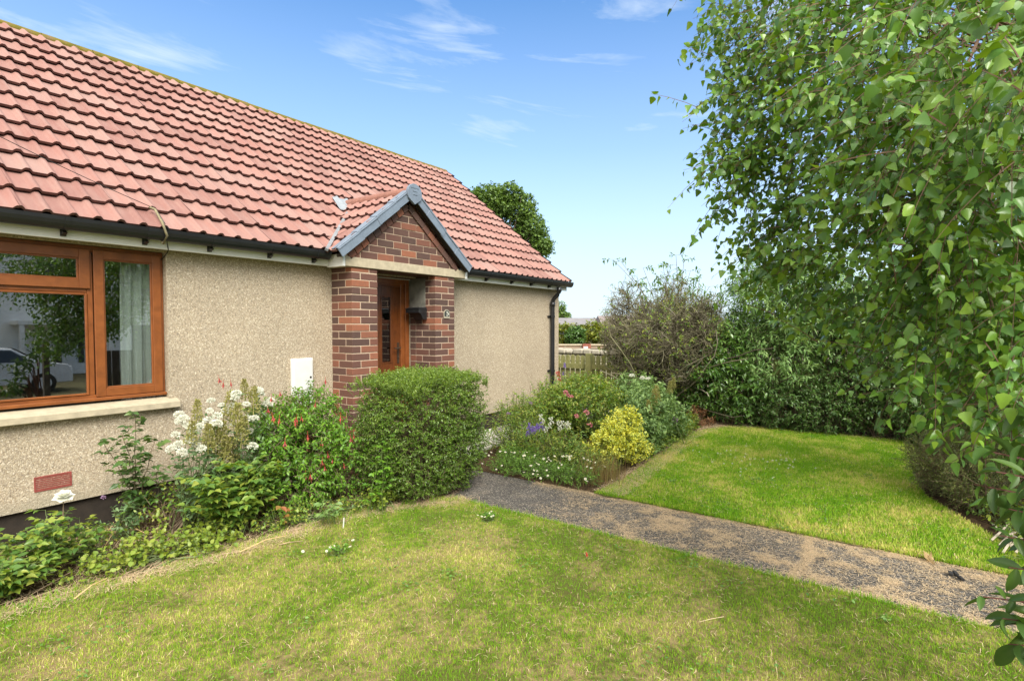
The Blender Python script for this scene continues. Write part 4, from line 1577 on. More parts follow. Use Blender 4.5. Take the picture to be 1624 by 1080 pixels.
def b_val(mb):
    r = np.random.default_rng(1)
    d = unit(r.normal(size=(260, 3)))
    d[:, 2] = np.abs(d[:, 2]) * 1.0 - 0.25
    d = unit(d)
    cloud(mb, r, d * np.array([0.030, 0.030, 0.024]) * r.uniform(.75, 1, (260, 1)), 0.013, 0, d)


def b_seed(mb):
    r = np.random.default_rng(2)
    n = 400
    h = r.uniform(0, 1, n)
    rad = 0.042 * (1 - h) ** 0.7 * r.uniform(.3, 1, n) + 0.004
    a = r.uniform(0, 6.28, n)
    P = np.stack([np.cos(a) * rad, np.sin(a) * rad, h * 0.17 - 0.03], -1)
    mb.tube([(0, 0, -0.05), (0, 0, 0.14)], 0.004, 4)
    cloud(mb, r, P, 0.018, 0, np.stack([np.cos(a), np.sin(a), 0.6 + 0 * a], -1), asp=0.5)


def b_fuchsia(mb):
    r = np.random.default_rng(3)
    mb.tube([(0, 0, 0.03), (0, 0, 0.0)], 0.0012, 4, 0)
    mb.tube([(0, 0, 0.0), (0, 0, -0.008), (0, 0, -0.018)], np.array([0.003, 0.0045, 0.004]), 6, 0)
    for i in range(4):
        a = i * 1.571
        leaves(mb, [(0.003 * math.cos(a), 0.003 * math.sin(a), -0.015)], [(0.75 * math.cos(a), 0.75 * math.sin(a), -0.8)], [(0, 0, 1)], [0.028], [0.010], T_LANCE, 0)
    mb.tube([(0, 0, -0.016), (0, 0, -0.026), (0, 0, -0.034)], np.array([0.005, 0.0065, 0.005]), 6, 1)
    mb.tube([(0, 0, -0.03), (0.002, 0, -0.055)], 0.0012, 3, 0)


def b_daisy(mb):
    for i in range(11):
        a = i * 6.283 / 11
        leaves(mb, [(0.003 * math.cos(a), 0.003 * math.sin(a), 0)], [(math.cos(a), math.sin(a), 0.12)], [(0, 0, 1)], [0.010], [0.0048], T_HEX, 0)
    mb.tube([(0, 0, -0.001), (0, 0, 0.0025)], np.array([0.0042, 0.003]), 8, 1)


def b_spike(mb):
    r = np.random.default_rng(4)
    n = 90
    h = r.uniform(0, 1, n)
    a = r.uniform(0, 6.28, n)
    rad = 0.016 * (1 - 0.7 * h)
    P = np.stack([np.cos(a) * rad, np.sin(a) * rad, h * 0.085], -1)
    cloud(mb, r, P, 0.015, 0, np.stack([np.cos(a), np.sin(a), 0.2 + 0 * a], -1))


def b_bell(mb):
    for k in range(5):
        z, a0 = k * 0.017, k * 2.3
        for s in (0, 1):
            a = a0 + s * math.pi
            d = np.array([math.cos(a), math.sin(a), -0.35])
            mb.tube([d * 0.004 + (0, 0, z), d * 0.016 + (0, 0, z), d * 0.027 + (0, 0, z - 0.002)], np.array([0.003, 0.0055, 0.0085]), 6, 0)


def b_rose(mb):
    r = np.random.default_rng(5)
    for ring_, (n, tilt, L) in enumerate(((6, 0.15, 0.046), (6, 0.6, 0.040), (5, 1.2, 0.034), (4, 2.4, 0.026))):
        for i in range(n):
            a = i * 6.283 / n + ring_ * 0.5
            leaves(mb, [(0.002 * math.cos(a), 0.002 * math.sin(a), 0.004 * ring_)], [(math.cos(a), math.sin(a), tilt)], [(-math.cos(a) * tilt, -math.sin(a) * tilt, 1)],
                   [L], [L * 1.15], T_HEX, 0)


def b_ball(mb):
    r = np.random.default_rng(6)
    d = unit(r.normal(size=(160, 3)))
    cloud(mb, r, d * 0.022, 0.014, 0, d * 2)


def b_clus(mb):
    r = np.random.default_rng(8)
    d = unit(r.normal(size=(40, 3)))
    d[:, 2] = np.abs(d[:, 2])
    cloud(mb, r, d * 0.022, 0.020, 0, d, T_HEX)


M_VAL = bloom_mesh('flower_head', b_val, [F_WHITE])
M_SEED = bloom_mesh('seed_head', b_seed, [F_SEED])
M_FUCH = bloom_mesh('flower', b_fuchsia, [F_RED, F_PLUM])
M_DAISY = bloom_mesh('flower', b_daisy, [F_WHITE, F_YCENT])
M_SPIKE = bloom_mesh('flower_spike', b_spike, [F_PURPLE])
M_BELL = bloom_mesh('flower_spike', b_bell, [F_WHITE])
M_ROSE = bloom_mesh('flower', b_rose, [F_WHITE])
M_BALL = bloom_mesh('flower_head', b_ball, [F_MAUVE])
M_PINK = bloom_mesh('flower', b_clus, [F_PINK])
M_PINKR = bloom_mesh('flower', b_clus, [F_RED])
M_MAUVE = bloom_mesh('flower', b_clus, [F_MAUVE])


def canes(rg, ml, ms, base, n, height, reach, step, leaflet, r0=0.004, tops=None, mi=0, petl=0.055):
    """arching canes carrying five-leaflet leaves"""
    base = np.array(base, float)
    Pl, Al, Nl, Ll = [], [], [], []
    for i in range(n):
        if tops is not None:
            tip = np.array(tops[i], float)
        else:
            a = rg.uniform(0, 6.28)
            q = math.sqrt(rg.uniform(0.02, 1))
            tip = base + np.array([math.cos(a) * reach[0] * q, math.sin(a) * reach[1] * q, height * rg.uniform(0.55, 1.0) * (1.1 - 0.4 * q)])
        b = base + rg.normal(0, 0.05, 3) * np.array([1, 1, 0])
        b[2] = 0.0
        u = np.linspace(0, 1, 9)[:, None]
        mid = b * 0.5 + tip * 0.5 + np.array([0, 0, 0.12 * height])
        C = (1 - u) ** 2 * b + 2 * u * (1 - u) * mid + u * u * tip
        C += rg.normal(0, 0.006, C.shape) * np.minimum(1, u * 3)
        ms.tube(C, np.linspace(r0, r0 * 0.45, 9), 5, 0)
        Ltot = np.linalg.norm(np.diff(C, axis=0), axis=1).sum()
        k = max(2, int(Ltot / step))
        for j in range(k):
            t = 0.18 + 0.82 * (j + rg.uniform(0.1, 0.9)) / k
            f = min(t, 0.999) * 8
            i0 = int(f)
            p = C[i0] + (C[i0 + 1] - C[i0]) * (f - i0)
            az = j * 2.4 + rg.uniform(-.5, .5) + i
            d = unit(np.array([math.cos(az), math.sin(az), rg.uniform(0.0, 0.6)]))
            e = p + d * petl * rg.uniform(.8, 1.3)
            ms.tube([p, e], r0 * 0.3, 3, 0)
            sidev = unit(np.cross(d, (0, 0, 1)))
            nn = unit(np.array([0, 0, 1.0]) + rg.normal(0, 0.3, 3))
            for (pos, dd, s) in ((e, d, 1.15), (e - d * petl * 0.15, unit(d * .5 + sidev), 1), (e - d * petl * 0.15, unit(d * .5 - sidev), 1),
                                 (e - d * petl * 0.6, unit(d * .4 + sidev), .8), (e - d * petl * 0.6, unit(d * .4 - sidev), .8)):
                Pl.append(pos)
                Al.append(unit(dd + np.array([0, 0, -0.15]) + rg.normal(0, 0.12, 3)))
                Nl.append(nn + rg.normal(0, 0.2, 3))
                Ll.append(leaflet * s * rg.uniform(.75, 1.15))
    Ll = np.array(Ll)
    leaves(ml, np.array(Pl), np.array(Al), np.array(Nl), Ll, Ll * 0.68, T_OVATE, mi)


def cane_plant(name, label, cat, base, n, height, reach, step, leaflet, lm, seed, r0=0.004, tops=None, sm=None, group=None, petl=0.055):
    rg = np.random.default_rng(seed)
    t = thing(name, label, cat, base, group)
    ml, ms = MB(), MB()
    canes(rg, ml, ms, base, n, height, reach, step, leaflet, r0, tops, 0, petl)
    ml.build('foliage', lm, t, smooth=True)
    ms.build('stems', sm or GSTEM, t)
    return t, rg


# ------------------------------------------------------------------ bed under the window
tops = [ony(215, 652, -0.34), ony(162, 700, -0.36), ony(190, 690, -0.5), ony(245, 700, -0.4), ony(205, 730, -0.55), ony(250, 745, -0.5)]
b = ony(222, 800, -0.36)
t, rg = cane_plant('rose_bush', 'tall thin rose bush with dark leaves climbing up the bare wall below the window sill', 'rose', (b[0] + 0.02, -0.36, 0), 6, 0.8, (0.2, 0.2), 0.042, 0.052,
                   L_ROSE_DK, 41, 0.0045, tops, TWIG)
b = onz(75, 900)
t, rg = cane_plant('rose_bush', 'low rose bush carrying one large white bloom', 'rose', (0.98, -0.66, 0), 20, 0.42, (0.38, 0.28), 0.042, 0.045, L_ROSE, 42, 0.003)
p = ony(101, 789, -0.62)
ms = MB()
ms.tube([(p[0] - 0.02, -0.66, 0.0), (p[0] - 0.02, -0.64, 0.15), p], 0.003, 5)
ms.build('flower_stem', TWIG, t)
blooms(t, 'flower', M_ROSE, [p], (-0.10, -0.30, 1), 1.2, rg, 0.05)
b = onz(20, 945)
t, rg = cane_plant('bramble', 'dense leafy bramble at the left end of the bed by the lawn edge', 'bramble', (0.72, -0.88, 0), 26, 0.26, (0.34, 0.20), 0.036, 0.045, L_ROSE, 43, 0.003)
t, rg = shrub('geranium', 'pale yellow green ground covering geranium between white rose and lawn', 'geranium', (1.35, -0.98, 0), [((1.35, -0.98, 0.05), (0.42, 0.14, 0.11)), ((1.75, -1.05, 0.04), (0.30, 0.20, 0.10))],
              L_LIME, 300, 0.10, 4, 0.030, 0.028, 44, T_HEX, 0.8, 0.5, 0.1, 0.0, 6, GSTEM, lo=0.1)
t, rg = shrub('geranium', 'sparse low weeds growing through straw below the air brick', 'weeds', (1.25, -0.55, 0), [((1.2, -0.5, 0.05), (0.40, 0.22, 0.13))],
              L_MIX, 70, 0.14, 4, 0.030, 0.022, 45, T_HEX, 0.9, 0.4, 0.1, 0.0, 6, GSTEM, lo=0.1)
t.name = 'weed_clump'
ORG['weed_clump'] = ORG.get('geranium.001', (1.25, -0.55, 0))
t, rg = shrub('campion', 'small grey leaved plant with one magenta flower near the dark plinth', 'campion', (1.52, -0.40, 0), [((1.52, -0.40, 0.12), (0.10, 0.08, 0.14))],
              L_VAL, 34, 0.12, 5, 0.045, 0.018, 46, T_LANCE, 1.0, 0.3, 0.1, 0.1, 3, GSTEM, lo=0.1)
blooms(t, 'flower', M_MAUVE, [ony(164, 789, -0.42)], (0, -0.4, 1), 0.55, rg, 0.1)
# white valerian: two plants with heads of flower and yellow green seed heads
val_heads = ([(277, 690), (285, 668), (300, 676), (308, 684), (318, 676), (328, 668), (345, 672), (337, 636), (352, 644), (362, 653), (333, 652), (318, 712), (290, 718), (345, 660), (352, 678), (300, 700), (283, 705)],
             [(370, 632), (392, 642), (402, 664), (418, 676), (396, 684), (408, 684), (378, 698), (404, 626), (413, 622), (385, 724), (423, 642), (402, 708), (377, 625)])
val_seed = ([(312, 655), (303, 690), (330, 700), (345, 708), (352, 688)], [(376, 668), (383, 690), (389, 620), (402, 640), (370, 720), (355, 725), (365, 650)])
for k, (heads, seeds, xb, lab) in enumerate(((val_heads[0], val_seed[0], 310, 'white flowering valerian on the left, next to the window sill end'),
                                             (val_heads[1], val_seed[1], 392, 'white flowering valerian with seed heads touching the fuchsia bush'))):
    y0 = -0.62
    b = ony(xb, 800, y0)
    b[2] = 0
    t = thing('valerian', lab, 'valerian', b, 'white valerian plants under the window')
    rg = np.random.default_rng(50 + k)
    ml, ms = MB(), MB()
    P = np.array([ony(px + rg.uniform(-3, 3), py, y0 + rg.uniform(-0.16, 0.14)) for px, py in heads])
    Q = np.array([ony(px, py + 8, y0 + rg.uniform(-0.16, 0.10)) for px, py in seeds])
    A = np.concatenate([P, Q])
    ex = A[rg.integers(0, len(A), 26)] + rg.normal(0, 0.06, (26, 3)) - np.array([0, 0, 0.16])
    ex[:, 2] = np.maximum(ex[:, 2], 0.12)
    A2 = np.concatenate([A, ex])
    B0 = b + rg.normal(0, 0.07, (len(A2), 3)) * np.array([1, 1, 0])
    D = A2 - B0
    Ls = np.linalg.norm(D, axis=1)
    shoots(rg, ml, ms, B0, unit(D + np.array([0, 0, 0.03])), Ls, 13, 0.060, 0.024, 0.02, -0.1, 0.7, T_LANCE, 0.0035, t0=0.15)
    ml.build('foliage', L_VAL, t)
    ms.build('stems', GSTEM, t)
    P = np.concatenate([P, P[rg.integers(0, len(P), 9)] + rg.normal(0, 0.035, (9, 3))])
    blooms(t, 'flower_head', M_VAL, P, (0, -0.1, 1), 0.98, rg, 0.15)
    blooms(t, 'seed_head', M_SEED, Q, (0, 0, 1), 1.2, rg, 0.08)
# fuchsia
fu = [((2.72, -0.72, 0.42), (0.42, 0.34, 0.40)), ((3.02, -0.85, 0.34), (0.32, 0.32, 0.34)), ((2.55, -0.88, 0.24), (0.28, 0.24, 0.26)), ((2.95, -0.50, 0.66), (0.34, 0.28, 0.32)), ((2.62, -0.5, 0.62), (0.28, 0.24, 0.26))]
t, rg = shrub('fuchsia', 'spreading green fuchsia bush dotted with drooping red flowers', 'fuchsia', (2.8, -0.7, 0), fu, L_FUCH, 1750, 0.17, 9, 0.034, 0.019, 60, T_LANCE, 0.45, 0.5, 0.25, 0.1, 14)
ml, ms = MB(), MB()
for (px, py, yy), n in (((348, 596, -0.50), 16), ((372, 610, -0.48), 12), ((520, 588, -0.50), 16), ((470, 592, -0.55), 14), ((495, 600, -0.45), 14), ((540, 610, -0.6), 12), ((415, 612, -0.55), 12), ((440, 604, -0.5), 12), ((478, 590, -0.42), 14), ((487, 604, -0.40), 14), ((460, 600, -0.42), 14), ((505, 594, -0.5), 14), ((510, 606, -0.42), 12), ((530, 596, -0.55), 12), ((450, 615, -0.42), 12), ((390, 618, -0.5), 12), ((425, 600, -0.46), 12)):
    tip = ony(px, py, yy)
    b0 = np.array([2.8, -0.65, 0.45]) + rg.normal(0, 0.08, 3)
    d = tip - b0
    shoots(rg, ml, ms, [b0], [unit(d + np.array([0, 0, 0.25 * np.linalg.norm(d)]))], [np.linalg.norm(d) * 1.05], n + 8, 0.026, 0.014, 0.25, 0.1, 1.0, T_LANCE, 0.003, t0=0.35)
ml.build('arching_shoot_leaves', L_FUCH, t)
ms.build('arching_shoots', plain('red_stem', (0.16, 0.06, 0.04), 0.6), t)
fp = [(354, 607), (347, 600), (366, 606), (425, 648), (432, 660), (443, 664), (470, 662), (478, 661), (488, 690), (510, 700), (556, 694), (561, 690), (515, 740), (511, 730), (527, 728), (536, 722), (484, 752), (492, 752),
      (494, 782), (433, 660), (545, 735), (520, 720), (468, 668), (516, 602), (430, 630), (444, 622), (500, 640), (452, 700), (540, 660)]
blooms(t, 'flower', M_FUCH, [ony(x, y, (-0.55 if y < 612 else -1.02)) for x, y in fp], (0, 0, 1), 1.0, rg, 0.15)
# rose with larger leaves in front
t, rg = cane_plant('rose_bush', 'leafy rose bush in front of the white valerian with large light green leaves', 'rose', (2.02, -0.96, 0), 40, 0.64, (0.36, 0.24), 0.045, 0.055, L_ROSE, 61, 0.0035)
ml = MB()
c = [onz(450, 842) + np.array([0, 0, q]) for q in (0.12, 0.15, 0.17, 0.2, 0.09, 0.07)]
P = np.array(c) + rg.normal(0, 0.05, (6, 3))
leaves(ml, P, rg.normal(size=(6, 3)) * np.array([1, 1, 0.3]), np.tile([0, -0.4, 1.0], (6, 1)), np.full(6, 0.06), np.full(6, 0.042))
o = ml.build('red_leaves', L_RED, t)
o['kind'] = 'stuff'
# suckers and seedlings along the lawn edge
b = onz(522, 835)
t, rg = cane_plant('rose_sucker', 'short bluish green rose sucker in bare earth in front of the fuchsia', 'rose', b, 5, 0.24, (0.12, 0.10), 0.05, 0.040, L_GREY, 62, 0.003)
b = onz(605, 808)
t, rg = shrub('weed_clump', 'low yellow green weed clump at the foot of the clipped hedge', 'weeds', b, [((b[0], b[1], 0.06), (0.11, 0.10, 0.11))], L_LIME, 60, 0.10, 5, 0.028, 0.024, 63, T_HEX, 0.8, 0.4, 0.1, 0, 4, GSTEM, lo=0.1)
b = onz(600, 815) + np.array([0.03, 0.02, 0])
b[2] = 0
tops = [ony(622, 690, b[1] - 0.05), ony(604, 705, b[1]), ony(630, 715, b[1] - 0.05), ony(598, 738, b[1])]
t, rg = cane_plant('rose_sucker', 'upright light green rose sucker standing against the clipped hedge', 'rose', b, 4, 0.5, (0.1, 0.1), 0.036, 0.034, L_FUCH, 64, 0.003, tops, petl=0.04)
t, rg = shrub('weed_clump', 'dull weeds and dry stems in the shade behind the leafy rose', 'weeds', (1.75, -0.55, 0), [((1.85, -0.45, 0.16), (0.34, 0.22, 0.22))],
              L_MIX, 130, 0.18, 5, 0.034, 0.020, 65, T_LANCE, 0.9, 0.4, 0.2, 0.2, 6, TWIG, lo=0.1)
t, rg = shrub('weed_clump', 'low green weeds at the front corner of the bed before the fuchsia', 'weeds', (2.45, -1.15, 0), [((2.35, -1.15, 0.05), (0.35, 0.10, 0.10)), ((2.95, -1.28, 0.04), (0.45, 0.12, 0.09))],
              L_MIX, 220, 0.10, 5, 0.026, 0.016, 66, T_LANCE, 0.9, 0.4, 0.1, 0.0, 6, GSTEM, lo=0.1)
mb = MB()
rg = np.random.default_rng(67)
for (a, bq) in (((124, 852), (212, 850)), ((208, 848), (230, 856)), ((188, 846), (165, 880)), ((215, 838), (270, 805)), ((180, 832), (168, 858)), ((205, 778), (250, 776)), ((70, 800), (110, 780)),
                ((185, 792), (248, 768)), ((245, 870), (258, 800)), ((380, 880), (455, 860)), ((118, 955), (170, 930))):
    p0, p1 = onz(*a), onz(*bq)
    p0[2], p1[2] = 0.02, 0.05
    m_ = (p0 + p1) / 2 + rg.normal(0, 0.012, 3)
    m_[2] = 0.06
    mb.tube([p0, m_, p1], np.array([0.004, 0.0035, 0.0025]), 5)
struct(mb.build('dry_stems', plain('dry_stem', (0.50, 0.36, 0.17), 0.8, 0.2, 40)), 'dead straw coloured stems lying over the bed under the window', 'stems', 'stuff')
p = onz(545, 838)
mb = MB()
mb.obox(p + np.array([0, 0, 0.035]), (0.006, 0.002, 0), (-0.0005, 0.001, 0), (0.004, 0, 0.045))
tag(mb.build('plant_label', WHITE, org=p), 'thin white plant label stuck in the earth at the lawn edge', 'plant label')

# ------------------------------------------------------------------ clipped hedge
rg = np.random.default_rng(70)
hc, hr = np.array([3.545, -1.34, 0.53]), np.array([0.55, 0.44, 0.54])
t = thing('hedge', 'clipped square box hedge of small dark leaves beside the path', 'hedge', (3.545, -1.33, 0))


def superell(rg, n, e, lo, hi):
    d = unit(rg.normal(size=(n, 3)))
    k = (np.abs(d) ** e).sum(1) ** (-1 / e)
    s = d * k[:, None]
    return s * rg.uniform(lo, hi, (n, 1)), d


n = 8000
s, d = superell(rg, n, 4.4, 0.74, 0.985)
P = hc + s * hr
P[:, 2] = np.maximum(P[:, 2], 0.04)
low = np.clip((P[:, 2] - 0.0) / 0.25, 0, 1)
P[:, :2] = hc[:2] + (P[:, :2] - hc[:2]) * (0.90 + 0.10 * low)[:, None]
bumpy = 1.0 + 0.10 * (vnoise(P[:, [0, 2]] + P[:, [1, 1]], 7.0, 3) - 0.5)
P = hc + (P - hc) * bumpy[:, None]
g = np.sign(s) * np.abs(s) ** 3.5
dd = unit(unit(g) + np.array([0, 0, 0.30]) + rg.normal(0, 0.55, (n, 3)))
ml, ms = MB(), MB()
Ls = 0.085 * rg.uniform(0.6, 1.3, n)
young = rg.uniform(0, 1, n) < np.clip((P[:, 2] - 0.55) / 0.9, 0.02, 0.55)
S0_ = P - dd * Ls[:, None] * 0.6
shoots(rg, ml, ms, S0_[~young], dd[~young], Ls[~young], 9, 0.021, 0.0115, 0.05, 0.0, 0.7, T_HEX, 0.0016)
n2 = 900
P2 = hc + rg.uniform(-0.8, 0.8, (n2, 3)) * hr
u = np.linspace(0, 1, 4)[None, :, None]
b0 = np.stack([hc[0] + rg.uniform(-.3, .3, n2), hc[1] + rg.uniform(-.25, .25, n2), np.full(n2, 0.0)], -1)
ms.tubes(b0[:, None] + (P2 - b0)[:, None] * u + rg.normal(0, 0.015, (n2, 4, 3)), np.repeat(np.array([[.005, .004, .003, .0015]]), n2, 0), 4, 0, cap=False)
ml.build('foliage', L_HEDGE, t)
ms.build('stems', TWIG, t)
ml, ms = MB(), MB()
n3 = 950
s = rg.uniform(-1, 1, (n3, 2)) * 0.90
P3 = np.stack([hc[0] + s[:, 0] * hr[0], hc[1] + s[:, 1] * hr[1], hc[2] + hr[2] * (0.90 + 0.05 * rg.uniform(0, 1, n3)) * (1 - 0.22 * (np.abs(s) ** 4).sum(1))], -1)
d3 = unit(np.array([0, 0, 1.0]) + rg.normal(0, 0.33, (n3, 3)) + np.concatenate([s * 0.4, np.zeros((n3, 1))], 1))
shoots(rg, ml, ms, S0_[young], dd[young], Ls[young], 9, 0.020, 0.011, 0.05, 0.0, 0.7, T_HEX, 0.0015)
shoots(rg, ml, ms, P3, d3, 0.10 * rg.uniform(.5, 1.2, n3), 11, 0.0185, 0.0095, 0.03, -0.2, 0.5, T_HEX, 0.0014)
ml.build('new_growth', L_HEDGE_NEW, t)
ms.build('new_growth_stems', GSTEM, t)

# ------------------------------------------------------------------ bed beside the path
t, rg = shrub('rose_bush', 'rounded yellow green rose bush with small pink flowers in front of the picket fence', 'rose', (6.6, -1.4, 0),
              [((6.55, -1.40, 0.44), (0.52, 0.50, 0.40)), ((6.85, -1.25, 0.50), (0.45, 0.45, 0.36)), ((6.2, -1.2, 0.40), (0.35, 0.35, 0.36))], L_MIX, 1700, 0.16, 8, 0.034, 0.021, 71, T_OVATE, 0.5, 0.5, 0.15, 0.1, 14, GSTEM)
blooms(t, 'flower', M_PINK, [ony(x, y, -1.75) for x, y in ((906, 630), (897, 624), (900, 628), (935, 675), (914, 661), (930, 655))], (0, -0.5, 1), 1.0, rg, 0.2)
t, rg = shrub('phlomis', 'grey green leafy shrub between the yellow shrub and the bare twiggy bush', 'shrub', (6.45, -2.25, 0),
              [((6.45, -2.30, 0.36), (0.32, 0.26, 0.32)), ((6.85, -2.2, 0.40), (0.34, 0.30, 0.36)), ((6.15, -2.38, 0.20), (0.24, 0.2, 0.22)), ((7.1, -2.35, 0.24), (0.28, 0.22, 0.26))], L_GREY, 1150, 0.17, 8, 0.045, 0.024, 72, T_LANCE, 0.7, 0.45, 0.1, 0.1, 12, GSTEM)
blooms(t, 'seed_head', M_SEED, [ony(x, y, -2.4) for x, y in ((1037, 638), (1042, 632), (1062, 620), (1045, 660), (1030, 650), (1068, 612))], (0, 0, 1), 1.0, rg, 0.1)
blooms(t, 'flower', M_PINK, [ony(x, y, -2.4) for x, y in ((1039, 626), (1052, 682))], (0, -0.2, 1), 0.8, rg, 0.1)
t, rg = shrub('valerian', 'blue green leafy plant below the bare twiggy bush in front of the fence', 'valerian', (7.6, -1.75, 0),
              [((7.55, -1.7, 0.42), (0.40, 0.38, 0.40)), ((7.25, -1.9, 0.30), (0.35, 0.3, 0.34))], L_GREY, 900, 0.18, 9, 0.050, 0.022, 73, T_LANCE, 0.8, 0.4, 0.1, 0.1, 12, GSTEM)
blooms(t, 'flower_head', M_VAL, [onx(x, y, 7.3) for x, y in ((1019, 600), (1028, 601), (1002, 596))], (0, 0, 1), 1.0, rg, 0.1)
t, rg = shrub('golden_shrub', 'bright yellow leaved low shrub at the lawn corner of the bed', 'shrub', (5.45, -2.33, 0),
              [((5.45, -2.33, 0.25), (0.27, 0.22, 0.24)), ((5.68, -2.36, 0.34), (0.22, 0.2, 0.25)), ((5.55, -2.5, 0.18), (0.22, 0.15, 0.18)), ((5.25, -2.30, 0.20), (0.20, 0.18, 0.18))], L_YEL, 900, 0.12, 8, 0.029, 0.020, 74, T_OVATE, 0.6, 0.5, 0.05, 0.0, 10, GSTEM)
# purple salvia and white penstemon clumps
b = onz(838, 738)
t = thing('salvia', 'clump of upright stems topped by purple flower spikes behind the white daisies', 'salvia', b)
rg = np.random.default_rng(75)
ml, ms = MB(), MB()
tops = [ony(x, y + 5, b[1] - 0.02) for x, y in ((838, 677), (842, 684), (845, 680), (850, 676), (853, 680), (858, 675), (862, 678), (836, 686), (847, 684))]
wk = np.array(tops)
allt = np.concatenate([wk, wk + rg.normal(0, 0.07, wk.shape) - np.array([0, 0, 0.06])])
B0 = b + rg.normal(0, 0.07, (len(allt), 3)) * np.array([1, 1, 0])
D = allt - B0
shoots(rg, ml, ms, B0, D, np.linalg.norm(D, axis=1), 18, 0.050, 0.013, 0.0, -0.35, 0.4, T_LANCE, 0.0028, t0=0.05)
ml.build('foliage', L_MIX, t)
ms.build('stems', GSTEM, t)
blooms(t, 'flower_spike', M_SPIKE, tops, (0, 0, 1), 0.85, rg, 0.15)
b = onz(880, 742)
t = thing('penstemon', 'clump of thin stems with white bell flowers beside the purple salvia', 'penstemon', b)
rg = np.random.default_rng(76)
ml, ms = MB(), MB()
tops = np.array([ony(x, y + 6, b[1] + rg.uniform(-.05, .1)) for x, y in ((862, 665), (872, 672), (885, 667), (892, 668), (900, 668), (897, 672), (865, 678), (875, 664), (902, 674), (858, 658), (888, 676))])
allt = np.concatenate([tops, tops + rg.normal(0, 0.09, tops.shape) - np.array([0, 0, 0.10])])
B0 = b + rg.normal(0, 0.08, (len(allt), 3)) * np.array([1, 1, 0])
D = allt - B0
shoots(rg, ml, ms, B0, D, np.linalg.norm(D, axis=1), 16, 0.055, 0.012, 0.0, -0.3, 0.4, T_LANCE, 0.0028, t0=0.05)
ml.build('foliage', L_MIX, t)
ms.build('stems', TWIG, t)
blooms(t, 'flower_spike', M_BELL, tops, (0, 0, 1), 0.75, rg, 0.12)
# white daisies spilling onto the path
t, rg = shrub('daisy', 'mat of small white daisies spilling over the edge of the path', 'daisies', (4.62, -2.0, 0),
              [((4.52, -1.75, 0.05), (0.20, 0.45, 0.13)), ((4.56, -2.25, 0.05), (0.22, 0.38, 0.12)), ((4.8, -1.6, 0.06), (0.26, 0.4, 0.16))], L_FUCH, 1000, 0.11, 7, 0.020, 0.008, 77, T_HEX, 0.7, 0.5, 0.15, 0.0, 10, GSTEM, lo=0.2)
P, D = blob_points(rg, [((4.52, -1.7, 0.05), (0.28, 0.55, 0.17)), ((4.62, -2.25, 0.05), (0.32, 0.42, 0.17))], 80, 0.97, 1.04, 0.07)
blooms(t, 'flower', M_DAISY, P, (-0.3, -0.3, 1), 0.95, rg, 0.4)
t, rg = shrub('weed_clump', 'tangle of green weeds between the daisies and the yellow shrub', 'weeds', (4.95, -2.35, 0),
              [((4.95, -2.3, 0.08), (0.30, 0.24, 0.17)), ((5.1, -1.9, 0.12), (0.36, 0.34, 0.24))], L_MIX, 520, 0.16, 7, 0.034, 0.013, 78, T_LANCE, 0.9, 0.4, 0.1, 0.1, 8, GSTEM, lo=0.1)
# thin brown grass stems in front of the yellow shrub
b = onz(955, 762)
t = thing('tall_grass', 'tuft of thin brown grass stems in front of the yellow shrub', 'grass tuft', b)
rg = np.random.default_rng(79)
mb = MB()
P = b[:2] + rg.normal(0, 1, (420, 2)) * np.array([0.12, 0.10])
blades(mb, rg, P, 0.0, (0.20, 0.42), (0.0022, 0.004), 0.16)
mb.build('blades', leafmat('brown_blade', [(0.20, 0.20, 0.05), (0.30, 0.22, 0.09), (0.22, 0.11, 0.05)], 0.6, 0.25), t)
# leafy perennials near the wall
t, rg = shrub('perennial', 'loose light green perennial with thin dark stems against the bare wall', 'perennial', (5.3, -1.05, 0),
              [((5.2, -1.15, 0.22), (0.35, 0.35, 0.24)), ((5.6, -0.95, 0.30), (0.35, 0.30, 0.30))], L_MIX, 420, 0.26, 9, 0.040, 0.012, 80, T_LANCE, 1.2, 0.35, 0.05, 0.0, 10, GSTEM, lo=0.15)
rg2 = np.random.default_rng(81)
ms = MB()
for x, y in ((797, 645), (815, 632), (803, 660), (841, 618), (854, 612), (848, 626), (828, 655), (790, 662)):
    tip = ony(x, y, -1.0)
    b0 = np.array([tip[0] + rg2.normal(0, .05), -1.0 + rg2.normal(0, .06), 0.0])
    ms.tube([b0, (b0 + tip) / 2 + rg2.normal(0, .02, 3), tip], np.array([.003, .0025, .0015]), 4)
    ms.tube([tip, tip + (0.0, 0, 0.05)], np.array([.005, .002]), 5)
ms.build('seed_stems', TWIG, t)
blooms(t, 'flower', M_MAUVE, [ony(x, y, -1.1) for x, y in ((806, 657), (826, 676), (841, 640), (793, 682))], (0, -0.3, 1), 0.7, rg, 0.2)
t, rg = shrub('perennial', 'bushy green perennial at the foot of the black downpipe', 'perennial', (6.3, -0.9, 0),
              [((6.1, -1.0, 0.28), (0.40, 0.35, 0.30)), ((7.0, -0.6, 0.35), (0.45, 0.35, 0.34))], L_MIX, 620, 0.24, 9, 0.042, 0.016, 82, T_LANCE, 1.0, 0.4, 0.05, 0.0, 10, GSTEM, lo=0.2)
blooms(t, 'flower', M_PINKR, [onx(x, y, 7.1) for x, y in ((886, 597), (887, 603), (885, 592))], (0, -0.3, 1), 1.0, rg, 0.2)
blooms(t, 'flower_spike', M_SPIKE, [onx(x, y, 7.1) for x, y in ((893, 596), (895, 584), (876, 640))], (0, 0, 1), 0.8, rg, 0.1)
ms = MB()
for x, y in ((886, 592), (893, 596), (895, 584)):
    tip = onx(x, y, 7.1)
    ms.tube([(tip[0], tip[1], 0.0), tip], 0.003, 4)
ms.build('flower_stems', GSTEM, t)
